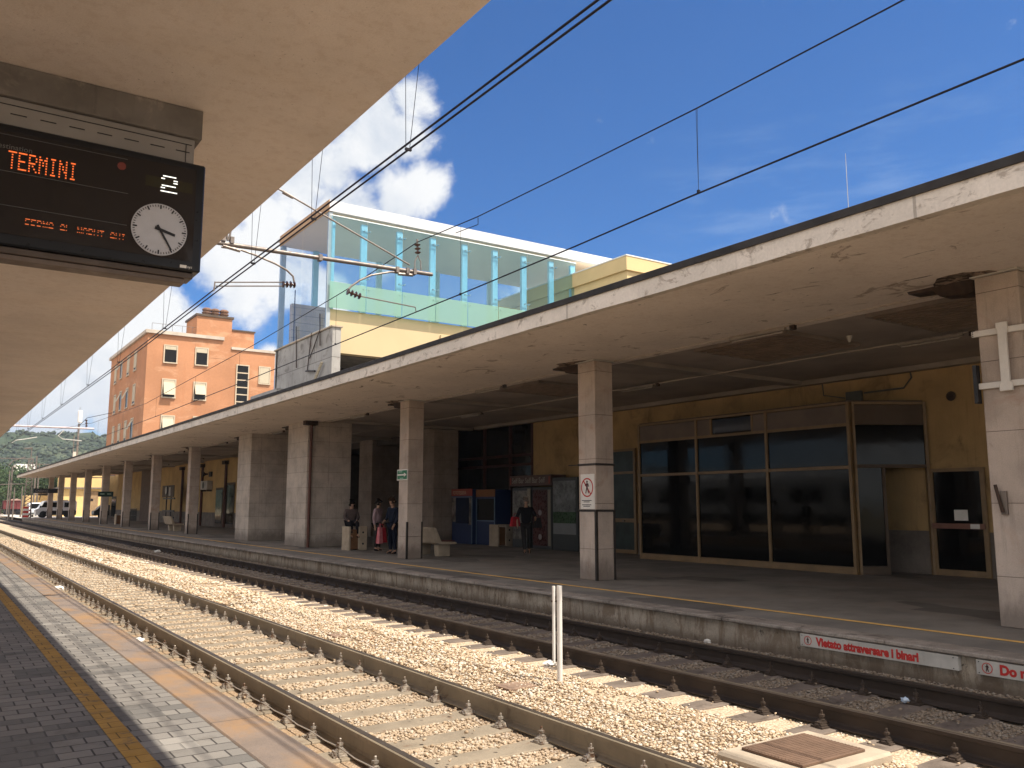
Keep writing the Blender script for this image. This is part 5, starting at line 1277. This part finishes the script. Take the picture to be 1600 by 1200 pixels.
MB().prism([(yc_, .28), (yc_-.02, .9), (yc_+.25, 1.0), (yc_+.6, 1.72), (yc_+2.6, 1.78), (yc_+3.3, 1.05), (yc_+4.1, .9), (yc_+4.2, .3)], 'x', x0, x0+w_).build('body', M_carw, o, bevel=.05)
MB().prism([(yc_+.22, 1.02), (yc_+.53, 1.62), (yc_+.50, 1.64), (yc_+.19, 1.04)], 'x', x0+.18, x0+w_-.18).build('rear_window', M_dglass, o)
MB().box(x0+.02, x0+.2, yc_-.04, yc_-.001, .7, .85).box(x0+w_-.2, x0+w_-.02, yc_-.04, yc_-.001, .7, .85).build('tail_light', M_red, o)
MB().box(x0+.1, x0+w_-.1, yc_-.08, yc_-.022, .36, .52).build('bumper', M_dgrey, o)
for xx in (x0-.02, x0+w_-.2):
    for yy in (yc_+.8, yc_+3.3): m = MB(); wheel(m, xx, yy, .31, .31, .2, 'x'); m.build('wheel', M_tyre, o, smooth=True)
# parked scooter/dark car seen past the yellow wall end
q = P(146, 818, y=104)
o = thing('parked_car', 'dark car with a pale rear parked in sunlight past the building end', 'car', (q.x, 104, -.05))
MB().prism([(q.x, .35), (q.x-.02, .8), (q.x+.3, 1.0), (q.x+.7, 1.45), (q.x+2.2, 1.5), (q.x+3, 1.0), (q.x+3.9, .85), (q.x+3.9, .35)], 'y', 104, 105.6).build('body', flat('dark_car_paint', (.03, .035, .04), .3), o, bevel=.04)
for x in (q.x+.7, q.x+3.1): m = MB(); wheel(m, x, 103.9, .32, .33, .22); m.build('wheel', M_tyre, o)
MB().box(q.x-.05, q.x-.022, 104.1, 105.5, .5, .8).build('bumper', M_carw, o)
# striped barrel barrier
q = P(39, 816, y=114.5)
o = thing('striped_barrier', 'red and white striped barrier post at the platform end', 'barrier', (q.x, 114.5, -.45))
for k in range(7): MB().box(q.x-.28, q.x+.28, 114.3, 114.7, -.45+.25*k+.001, -.45+.25*(k+1)).build('band', M_red if k % 2 == 0 else M_white, o)
# red freight wagon
yw = 168; a, b = P(-25, 785, y=yw), P(39, 800, y=yw)
for (xs0, xs1, lab) in ((a.x-9, a.x+2.2, 'dark red freight wagon cut by the left edge of view'), (a.x+2.8, b.x, 'dark red freight wagon between the thin poles and the lattice mast')):
    o = thing('freight_wagon', lab, 'wagon', ((xs0+xs1)/2, yw, -.4), 'red open freight wagons')
    MB().box(xs0, xs1, yw, yw+2.8, .75, 2.15).build('body', mat('dark_red_wagon', (.16, .035, .035), .7, .3, 1.5, vstreak=.3), o)
    m = MB(); k = xs0
    while k < xs1: m.box(k, k+.12, yw-.08, yw-.002, .75, 2.2); k += .95
    m.box(xs0, xs1, yw-.1, yw-.002, 2.06, 2.2); m.build('ribs', mat('dark_red_wagon2', (.12, .028, .028), .7), o)
    MB().box(xs0+.3, xs1-.3, yw+.2, yw+2.6, .3, .745).build('chassis', M_black, o)
    for k in (.18, .3, .7, .82):
        m = MB(); wheel(m, xs0+(xs1-xs0)*k, yw+.1, .12, .45, .15); m.build('wheel', M_black, o)
    m = MB(); m.prism([(xs0+.2, 2.16), (xs0+1.5, 2.45), ((xs0+xs1)/2, 2.36), (xs1-1.2, 2.5), (xs1-.2, 2.16)], 'y', yw+.3, yw+2.5); m.build('load', mat('pinkish_load', (.42, .28, .22), .9), o)
# far rails of the yard
for k, (x0, y0, x1, y1) in enumerate(((5, 120, -6, 240), (8.4, 118, 9, 165), (4.4, 110, -1, 160), (6.9, 112, -10, 150))):
    m = MB().tube([(x0, y0, -.3), (x1, y1, -.3)], .06, 4); tag(m.build('yard_rail', M_rail, loc=(x0, y0, -.3)), ['yard rail curving off to the far left', 'short yard rail leading toward the wagons', 'yard rail crossing behind the near track', 'yard rail cutting across the far ballast'][k], 'rail')
# yellow yard building
yb = 128
a, b = P(92, 800, y=yb), P(160, 800, y=yb)
o = thing('yard_building', 'sunlit yellow building seen between the far columns', 'building', ((a.x+b.x)/2, yb, 0))
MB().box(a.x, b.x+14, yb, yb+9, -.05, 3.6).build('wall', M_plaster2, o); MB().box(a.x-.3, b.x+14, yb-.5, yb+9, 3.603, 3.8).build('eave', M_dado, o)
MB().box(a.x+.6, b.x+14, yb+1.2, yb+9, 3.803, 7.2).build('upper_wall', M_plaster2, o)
MB().box(a.x+3.4, a.x+4.6, yb-.06, yb-.003, 0, 3.3).build('door', mat('tan_door', (.30, .20, .11), .8), o); MB().box(a.x+.4, a.x+1.0, yb-.06, yb-.003, 1.9, 2.1).box(a.x+3.7, a.x+4.0, yb-.1, yb-.065, 2.0, 2.3).build('lamp', M_black, o)
yb = 150; a, b = P(22, 790, y=yb), P(80, 770, y=yb)
o = thing('yard_shed', 'low ochre shed with bracketed roof behind the van', 'shed', ((a.x+b.x)/2, yb, 0))
MB().box(a.x+1.5, b.x+4, yb, yb+6, -.05, 2.9).build('wall', mat('ochre_shed', (.58, .40, .18), .9), o)
MB().prism([(yb-2.2, 3.35), (yb+6.2, 2.9), (yb+6.2, 3.1), (yb-2.2, 3.5)], 'x', a.x+3, b.x+4.2).build('roof', M_fconc, o)
m = MB(); k = a.x+3.3
while k < b.x+4: m.tube([(k, yb-.02, 2.2), (k, yb-2.0, 3.33)], .07, 5); k += 1.8
m.build('bracket', M_rustdark, o)
# white hillside house
yh_ = 330; a, b = P(19, 748, y=yh_), P(41, 737, y=yh_)
o = thing('hillside_house', 'white house with flat roof on the slope behind the masts', 'house', ((a.x+b.x)/2, yh_, a.z))
MB().box(a.x+1, b.x, yh_, yh_+10, a.z-8, b.z+1.5).build('wall', flat('white_house_wall', (.72, .68, .62), .9), o)
MB().box(b.x-3, b.x+3, yh_+2, yh_+12, a.z-8, b.z+2.6).build('annex', MATS['white_house_wall'], o)
MB().box(a.x+5.0, a.x+6.6, yh_-.1, yh_-.005, b.z-.9, b.z+.6).box(a.x+2.2, a.x+3.2, yh_-.1, yh_-.005, b.z-.9, b.z+.6).build('window', M_dglass2, o)
MB().box(a.x+.5, b.x-4.02, yh_-.5, yh_+10.4, b.z+1.503, b.z+1.8).build('roof', M_cornice, o)

# ---- hills
def hmat(name, c1, c2, c3, sc):
    return mat(name, c1, .95, .35, sc, spec=.05, bump=0, post=lambda t, p, c, b: t.mix(t.ramp(t.noise(p, sc*1.2, 6, .6), .50, .62), t.mix(t.ramp(t.noise(p, sc*9, 4, .7), .4, .62), c, c2), c3))
M_hill = hmat('wooded_hill', (.036, .050, .032), (.055, .074, .042), (.10, .112, .066), .010)
from mathutils import noise as mn
def hill(name, cx, cy, w_, d_, hfun, m, nx=220, ny=90):
    vs = []; 
    for j in range(ny+1):
        for i in range(nx+1):
            x = cx-w_/2+w_*i/nx; y = cy+d_*j/ny; vs.append((x, y, -.6+hfun(x, y, i/nx, j/ny)))
    fs = [(j*(nx+1)+i, j*(nx+1)+i+1, (j+1)*(nx+1)+i+1, (j+1)*(nx+1)+i) for j in range(ny) for i in range(nx)]
    return struct(MB().add(vs, fs).build(name, m, smooth=True))
HZ = P(150, 676, y=696).z-1.5
def hA(x, y, u, v):
    n = mn.noise(Vector((x*.004, y*.004, 3)))*14+mn.noise(Vector((x*.015, y*.015, 7)))*5
    f = mn.noise(Vector((x*.09, y*.09, 1)))*2.6+mn.noise(Vector((x*.22, y*.22, 5)))*1.6
    prof = min(1, v*2.1)**1.3 if v < .48 else max(0, 1-(v-.48)*.4)
    side = 1.0-.16*max(0, min(1, (-x+40)/240))
    edge = min(1, u*12, (1-u)*12)
    return max(0, (HZ*side+n*.55)*prof*edge+f*min(1, v*8)*edge)
hill('hills', 260, 360, 1500, 700, hA, M_hill)
def hB(x, y, u, v): return max(0, (118+26*mn.noise(Vector((x*.0018, 0, 9))))*math.sin(min(1, max(0, v))*math.pi)*min(1, u*10, (1-u)*10))
hill('far_mountains', 100, 1500, 5200, 1100, hB, mat('blue_mountain', (.07, .10, .10), .95, .3, .002, spec=.05), 120, 16)
# woodland texture on the hill: uncountable crowns
def hz(x, y):
    u = (x-(260-750))/1500; v = (y-360)/700; return -.6+hA(x, y, u, v)
pp = []; rr_ = []
while len(pp) < 30000:
    x = rng.uniform(-150, 420); y = 362+abs(rng.normal(0, 150)); 
    if y > 760: continue
    dn = mn.noise(Vector((x*.018, y*.018, 20)))+.5*mn.noise(Vector((x*.05, y*.05, 2)))
    if dn < rng.uniform(-.45, .22): continue
    s = rng.uniform(.7, 1.7); pp.append((x, y, hz(x, y)+s*.5)); rr_.append(s)
def leafmat(name, cols):
    m = bpy.data.materials.new(name); m.use_nodes = True; t = NT(m.node_tree); b = t.n['Principled BSDF']
    g = t.node('ShaderNodeNewGeometry'); cr = t.node('ShaderNodeValToRGB'); t.put(cr, 0, g.outputs['Random Per Island']); e = cr.color_ramp.elements
    e[0].color = (*cols[0], 1); e[1].color = (*cols[-1], 1)
    for i, q in enumerate(cols[1:-1]): x = e.new((i+1)/(len(cols)-1)); x.color = (*q, 1)
    t.put(b, 'Base Color', cr.outputs[0]); b.inputs['Roughness'].default_value = .8; b.inputs['Specular IOR Level'].default_value = .2
    MATS[name] = m; return m
M_crown = leafmat('distant_crowns', [(.030, .042, .030), (.038, .052, .033), (.048, .064, .038), (.065, .080, .046)])
w0_ = stones('woodland', np.array(pp), np.array(rr_), M_crown, .9); tag(w0_, 'dense green woodland covering the hill at left', 'woodland', kind='stuff')

# ---- trees: tapered trunk, limbs and leaf cards through the crown
M_bark = mat('tree_bark', (.10, .075, .055), .95, .3, 5); M_leaf = leafmat('tree_leaves', [(.025, .042, .018), (.040, .065, .028), (.060, .092, .038), (.09, .12, .05)])
def tree_mesh(h, r, n, seed):
    rg = np.random.default_rng(seed); m = MB(); m.tube([(0, 0, 0), (.1, 0, h*.3), (0, .1, h*.6)], [h*.035, h*.025, h*.012], 7)
    cl = []
    for k in range(9):
        a = rg.uniform(0, 6.28); q = Vector((math.cos(a)*r*rg.uniform(.25, .75), math.sin(a)*r*rg.uniform(.25, .75), h*rg.uniform(.45, .9))); cl.append(q)
        m.tube([(0, 0, h*rg.uniform(.25, .5)), q*.6+Vector((0, 0, h*.15)), q], [h*.014, h*.008, h*.004], 5)
    P_ = np.concatenate([rg.normal(size=(n//9, 3))*np.array([r*.27, r*.27, h*.10])+np.array(q) for q in cl])
    s = rg.uniform(.10, .22, len(P_))*(h/6); A = rg.normal(size=(len(P_), 3)); A /= np.linalg.norm(A, axis=1)[:, None]; B = np.cross(A, rg.normal(size=(len(P_), 3))); B /= np.linalg.norm(B, axis=1)[:, None]
    V = np.stack([P_-A*s[:, None], P_+B*s[:, None]*.6, P_+A*s[:, None], P_-B*s[:, None]*.6], 1).reshape(-1, 3)
    me = bpy.data.meshes.new('crown'); F_ = [(4*i, 4*i+1, 4*i+2, 4*i+3) for i in range(len(P_))]; me.from_pydata(V.tolist(), [], F_); me.materials.append(M_leaf)
    return m, me
def tree(x, y, z, h, r, n, seed, label, grp):
    m, me = tree_mesh(h, r, n, seed); o = thing('tree', label, 'tree', (0, 0, 0), grp)
    t_ = m.build('trunk', M_bark, o); c = bpy.data.objects.new('crown', me); COL.objects.link(c); c.parent = o; o.location = (x, y, z); return o
TL = ['bushy tree at the left edge above the red wagon', 'rounded tree left of the white hillside house', 'tree below the white hillside house', 'tree just left of the lattice mast', 'tree between the lattice mast and the name board', 'tree behind the far canopy tip', 'dark tree behind the thin white poles', 'pale tree at the foot of the hill']
for k, (u, vb, y, h) in enumerate(((2, 770, 200, 9), (10, 768, 215, 10), (24, 770, 205, 8), (36, 770, 210, 9), (62, 765, 190, 8), (80, 765, 195, 9), (16, 775, 182, 5), (50, 768, 230, 9))):
    q = P(u, vb, y=y); tree(q.x, y, -.5, h, h*.5, 2600, 40+k, TL[k], 'trees behind the freight wagons')
b_ = MB()
for k in range(26):
    x = P(-20, 780, y=240).x+k*2.0; 
    b_.lathe([(1.6, 0), (2.2, 1.2), (1.7, 2.6), (.6, 3.6)], (x+random.uniform(-.6, .6), 235+random.uniform(-3, 3), -.5), 7)
pts_h = np.stack([rng.uniform(-25, 60, 3000), rng.uniform(228, 250, 3000), rng.uniform(-.4, 5.5, 3000)], 1)
hd = stones('scrub', pts_h, rng.uniform(.35, .9, 3000), M_leaf, .9); tag(hd, 'green scrub and bushes along the foot of the hill', 'scrub', kind='stuff')
# row of trees behind the camera, seen only as reflections in the shop glass
for k in range(7):
    tree(-26-random.uniform(0, 5), -6+k*8+random.uniform(-2, 2), -.4, 8+random.uniform(-1, 1.5), 4.2, 1600, 90+k, 'leafy tree beyond the near platform, mirrored in the shop glass', 'trees beyond the near platform')

# train waiting beyond the near platform, seen only as a reflection in the shop glass
o = thing('passenger_train', 'white passenger train on the next track, mirrored in the shop glass', 'train', (-8.6, 40, -.2))
MB().prism([(-10.0, .35), (-10.0, 3.1), (-9.6, 3.7), (-7.6, 3.7), (-7.2, 3.1), (-7.2, .35)], 'y', 22, 74).build('body', flat('white_train_paint', (.6, .6, .6), .3), o, bevel=.05)
MB().box(-7.19, -7.17, 22, 74, .5, 1.0).build('grey_stripe', M_dgrey, o)
for k in range(14): MB().box(-7.19, -7.17, 23+k*3.6, 25.4+k*3.6, 1.7, 2.6).build('window', M_dglass2, o)
# ================================================================ PEOPLE
def skin(name, pts, edges, radii, m, parent, sub=2, root=0):
    me = bpy.data.meshes.new('s'); me.from_pydata(pts, edges, []); ob = bpy.data.objects.new('s', me); COL.objects.link(ob)
    md = ob.modifiers.new('s', 'SKIN'); ly = me.skin_vertices[0].data if me.skin_vertices else None
    if ly is None:
        bm = bmesh.new(); bm.from_mesh(me); bm.verts.layers.skin.verify(); bm.to_mesh(me); bm.free(); ly = me.skin_vertices[0].data
    for i, r in enumerate(radii):
        ly[i].radius = r if isinstance(r, tuple) else (r, r); ly[i].use_root = (i == root)
    md.use_smooth_shade = True
    s = ob.modifiers.new('u', 'SUBSURF'); s.levels = sub; s.render_levels = sub
    dg = bpy.context.evaluated_depsgraph_get(); dg.update(); res = bpy.data.meshes.new_from_object(ob.evaluated_get(dg)); bpy.data.objects.remove(ob)
    res.materials.clear(); res.materials.append(m); r_ = bpy.data.objects.new(name, res); COL.objects.link(r_); r_.parent = parent; res.polygons.foreach_set('use_smooth', [True]*len(res.polygons)); return r_
M_skin = mat('skin', (.42, .25, .17), .6, .05, 8)
def person(label, loc, rz, J, top, trou, shoe, hair, bald=False, jack=None, sleeves='long', scale=1.0):
    """J: joints dict in metres, figure facing -Y"""
    o = thing('person', label, 'person', (0, 0, 0))
    pv, ch, nk, hd = (Vector(J[k]) for k in ('pelvis', 'chest', 'neck', 'head'))
    pts = [pv, pv.lerp(ch, .45), ch, nk, nk.lerp(hd, .45), hd+Vector((0, .01, -.02)), hd+Vector((0, .01, .07)), hd+Vector((0, -.085, -.015)), hd+Vector((0, -.06, -.085))]
    rad = [(.09, .07), (.085, .07), (.10, .07), .052, .055, (.078, .092), (.07, .085), .022, .036]
    ed = [(0, 1), (1, 2), (2, 3), (3, 4), (4, 5), (5, 6), (5, 7), (4, 8)]
    for s, S in ((-1, 'R'), (1, 'L')):
        sh, el, wr = Vector(J['sh'+S]), Vector(J['el'+S]), Vector(J['wr'+S]); b = len(pts)
        pm = wr+(wr-el).normalized()*.085
        pts += [sh, el, wr, pm]; rad += [.042, .038, .028, (.038, .018)]; ed += [(2, b), (b, b+1), (b+1, b+2), (b+2, b+3)]
        dr = (wr-el).normalized(); side = Vector((0, 1, 0)) if abs(dr.z) > .5 else Vector((0, 0, 1)); side = (side-dr*side.dot(dr)).normalized()
        fwd = dr.cross(side)
        for k, (of, ln) in enumerate(((-.027, .062), (-.009, .074), (.009, .070), (.026, .055))):
            f0 = pm+side*of; f1 = f0+dr*ln*.55+fwd*.008*s; f2 = f1+dr*ln*.42+fwd*.02*s
            n = len(pts); pts += [f0+dr*.012, f1, f2]; rad += [.0095, .0085, .007]; ed += [(b+3, n), (n, n+1), (n+1, n+2)]
        n = len(pts); t0 = wr+dr*.04-side*.03; pts += [t0, t0+dr*.035-side*.02]; rad += [.011, .009]; ed += [(b+2, n), (n, n+1)]
        hp, kn, an = Vector(J['hp'+S]), Vector(J['kn'+S]), Vector(J['an'+S]); to = Vector(J['to'+S]); b = len(pts)
        pts += [hp, kn, an, to]; rad += [.065, .048, .038, (.036, .026)]; ed += [(0, b), (b, b+1), (b+1, b+2), (b+2, b+3)]
    skin('body', [tuple(p) for p in pts], ed, rad, M_skin, o)
    # clothing as shells over the same skeleton
    tp = [pv+Vector((0, 0, -.04)), pv.lerp(ch, .5), ch+Vector((0, 0, .0)), nk+Vector((0, 0, -.045))]; tr_ = [(.175, .13), (.16, .122), (.19, .13), (.072, .07)]; te = [(0, 1), (1, 2), (2, 3)]
    for S in 'RL':
        sh, el, wr = Vector(J['sh'+S]), Vector(J['el'+S]), Vector(J['wr'+S]); b = len(tp)
        e2 = wr-(wr-el).normalized()*.03 if sleeves == 'long' else el.lerp(wr, .1)
        tp += [sh, el, e2]; tr_ += [.073, .058, .046]; te += [(2, b), (b, b+1), (b+1, b+2)]
    skin('jacket' if jack else 'shirt', [tuple(p) for p in tp], te, tr_, top, o)
    lp = [pv+Vector((0, 0, .02))]; lr = [(.165, .12)]; le = []
    for S in 'RL':
        hp, kn, an = Vector(J['hp'+S]), Vector(J['kn'+S]), Vector(J['an'+S]); b = len(lp)
        lp += [hp, kn, an+Vector((0, 0, .03))]; lr += [.102, .074, .062]; le += [(0, b), (b, b+1), (b+1, b+2)]
    skin('trousers', [tuple(p) for p in lp], le, lr, trou, o)
    for S in 'RL':
        an, to = Vector(J['an'+S]), Vector(J['to'+S]); d_ = (to-an); d_.z = 0
        bk = an-d_.normalized()*.05; bk.z = an.z-.035
        skin('shoe', [tuple(bk), tuple(an+Vector((0, 0, -.03))+d_*.35), tuple(to)], [(0, 1), (1, 2)], [(.045, .04), (.048, .042), (.042, .028)], shoe, o, 1)
    hh = hd+Vector((0, .022, .045))
    skin('hair', [tuple(hh+Vector((0, .02, -.07))), tuple(hh), tuple(hh+Vector((0, -.035, .045)))], [(0, 1), (1, 2)], [(.082, .075), (.088, .098), (.07, .07)], hair, o, 2, 1)
    e = MB()
    for s in (-1, 1): e.lathe([(.004, .0), (.011, -.004), (.009, -.010)], tuple(hd+Vector((s*.03, -.078, .012))), 8, 'y')
    e.build('eyes', M_black, o)
    mth = MB().cbox(hd.x, hd.y-.088, hd.z-.062, .045, .008, .010); mth.build('mouth', mat('lips', (.25, .09, .07), .6), o)
    er = MB()
    for s in (-1, 1): er.lathe([(.012, 0), (.026, .008), (.018, .016)], tuple(hd+Vector((s*.083, .01, 0))), 8, 'x')
    er.build('ears', M_skin, o)
    o.location = loc; o.rotation_euler = (0, 0, rz); o.scale = (scale,)*3; return o
def stand(**k):
    J = dict(pelvis=(0, 0, .95), chest=(0, .0, 1.33), neck=(0, .0, 1.49), head=(0, -.02, 1.63), shR=(-.19, 0, 1.40), elR=(-.24, .03, 1.12), wrR=(-.24, -.06, .88), shL=(.19, 0, 1.40), elL=(.24, .03, 1.12), wrL=(.24, -.06, .88),
             hpR=(-.095, 0, .89), knR=(-.10, -.01, .49), anR=(-.105, .02, .09), toR=(-.12, -.13, .035), hpL=(.095, 0, .89), knL=(.10, -.01, .49), anL=(.105, .02, .09), toL=(.12, -.13, .035)); J.update(k); return J
fab = lambda n, c: mat(n, c, .9, .15, 9, spec=.1, bump=.004, bscale=35)
F_blk, F_navy, F_blk2 = fab('black_cloth', (.012, .012, .016)), fab('dark_navy_cloth', (.012, .016, .03)), fab('charcoal_cloth', (.03, .028, .028))
F_pink, F_white, F_grey = fab('pink_grey_cloth', (.34, .24, .26)), fab('pale_cloth', (.50, .47, .47)), fab('brown_grey_cloth', (.10, .075, .07))
H_br, H_dk, H_gr = fab('brown_hair', (.045, .025, .015)), fab('dark_hair', (.012, .009, .008)), fab('grey_hair', (.25, .21, .18))
face = lambda lx, ly: math.atan2(-lx, ly)+math.pi      # turn to look along (lx, ly)
w_ = P(822, 866, z=0); to_cam = Vector((-w_.x, -w_.y, 0)).normalized()
pw = person('person in dark clothes and sunglasses walking, carrying a red bag and a dark bag', (w_.x, w_.y, 0), face(to_cam.x, to_cam.y), stand(
    elR=(-.29, .02, 1.13), wrR=(-.27, -.10, .93), elL=(.30, .04, 1.14), wrL=(.30, -.15, 1.10),
    knR=(-.07, -.12, .50), anR=(-.04, -.16, .10), toR=(-.05, -.32, .06), knL=(.10, .03, .49), anL=(.10, .20, .12), toL=(.11, .07, .035)), F_blk, F_blk2, F_blk, H_gr, jack=True, sleeves='short')
g = MB().box(-.065, .065, -.097, -.088, 1.625, 1.655); g.build('sunglasses', M_black, pw).parent = pw
def bag(label, loc, rz, size, m, par=None, hn=.22):
    o = thing('bag', label, 'bag', (0, 0, 0)); w2, d2, h2 = size
    b = bmesh.new(); bmesh.ops.create_cube(b, size=1); bmesh.ops.subdivide_edges(b, edges=b.edges, cuts=3, use_grid_fill=True)
    for v in b.verts:
        tz = v.co.z+.5; k = 1-.35*tz; v.co.x *= w2*(k+.08*random.random()); v.co.y *= d2*(k+.1*random.random()); v.co.z = tz*h2
    me = bpy.data.meshes.new('sack'); b.to_mesh(me); b.free(); me.materials.append(m); s = bpy.data.objects.new('sack', me); COL.objects.link(s); s.parent = o
    MB().tube([(-w2*.25, 0, h2*.97), (-w2*.1, 0, h2+hn), (w2*.1, 0, h2+hn), (w2*.25, 0, h2*.97)], .008, 5).build('handle', m, o)
    o.location = loc; o.rotation_euler = (0, 0, rz); return o
Fr = fab('red_bag_cloth', (.38, .02, .03)); Fp = fab('pink_bag_print', (.52, .18, .20))
rt = Vector((to_cam.y, -to_cam.x, 0))     # camera-left is +rt? resolved below
sideL = _R*-1
bag('red handbag on the arm of the walking person', tuple(w_+sideL*.34+Vector((0, 0, .86))), 0, (.32, .16, .30), Fr, hn=.1)
bag('dark shoulder bag on the far side of the walking person', tuple(w_-sideL*.36+Vector((0, 0, .82))), 0, (.26, .14, .30), F_blk2, hn=.12)
c_ = P(612, 866, z=0)
p1 = person('person in a dark suit standing beside the arrow sign column, seen side on', (c_.x+.02, c_.y, 0), face(-1, -.25), stand(head=(0, -.05, 1.64), elR=(-.24, -.02, 1.12), wrR=(-.16, -.22, 1.02), elL=(.24, .0, 1.12), wrL=(.2, -.12, .9)), F_navy, F_navy, F_blk, H_br, jack=True)
c2 = P(603, 862, z=0)
p2 = person('person in a pale pink grey top standing behind the dark suited person', (c2.x-.10, c2.y+.45, 0), face(.6, -.8), stand(elR=(-.26, .02, 1.12), wrR=(-.26, -.02, .86)), F_pink, F_blk2, F_blk, H_dk, sleeves='long', scale=.97)
q = P(596, 850, y=24.9); bag('long red and pink shopping bag hanging beside the couple', (q.x, q.y-.0, .36), R(20), (.34, .16, .46), Fr, hn=.12)
q = P(592, 850, y=24.8); bag('pale pink carrier bag in front of the red one', (q.x, q.y-.05, .34), R(20), (.16, .12, .50), Fp, hn=.12)
for k, (x, y, lab, tp_) in enumerate(((-.6, 26.5, 'person in dark clothes waiting on the near platform, mirrored in the shop glass', F_blk), (-.2, 28.0, 'person in brown grey top waiting on the near platform, mirrored in the shop glass', F_grey), (-.9, 30.4, 'person in navy waiting on the near platform, mirrored in the shop glass', F_navy))):
    person(lab, (x, y, 0), face(1, .2*k), stand(), tp_, F_blk2, F_blk, H_dk)
# sitting person on the bin
bq = Vector((12.24, 27.98, .80))
p3 = person('person in a grey top sitting on the concrete bin half hidden by the pier', (bq.x, bq.y, 0), face(-.15, -1), dict(pelvis=(0, .05, .93), chest=(0, .0, 1.27), neck=(0, -.03, 1.42), head=(0, -.07, 1.55), shR=(-.18, 0, 1.34), elR=(-.24, -.04, 1.08), wrR=(-.14, -.26, .98), shL=(.18, 0, 1.34), elL=(.24, -.04, 1.08), wrL=(.12, -.26, .98),
     hpR=(-.09, 0, .91), knR=(-.11, -.42, .92), anR=(-.11, -.47, .50), toR=(-.12, -.62, .44), hpL=(.09, 0, .91), knL=(.11, -.42, .92), anL=(.11, -.45, .50), toL=(.12, -.60, .44)), F_grey, F_blk, F_blk, H_dk)

# ================================================================ AIR
hz = MB().box(-900, 1100, -120, 1120, -1.6, 99).build('haze', None if False else MATS['dark_void'])
hm = bpy.data.materials.new('air'); hm.use_nodes = True; ht = NT(hm.node_tree); ht.n.clear()
pvn = ht.node('ShaderNodeVolumePrincipled'); pvn.inputs['Color'].default_value = (.86, .92, 1, 1); pvn.inputs['Density'].default_value = 0.00024; pvn.inputs['Anisotropy'].default_value = .2
ho = ht.node('ShaderNodeOutputMaterial'); ht.l.new(pvn.outputs[0], ho.inputs['Volume'])
hz.data.materials.clear(); hz.data.materials.append(hm); hz['kind'] = 'stuff'; hz['label'] = 'thin summer haze over the distant hill'
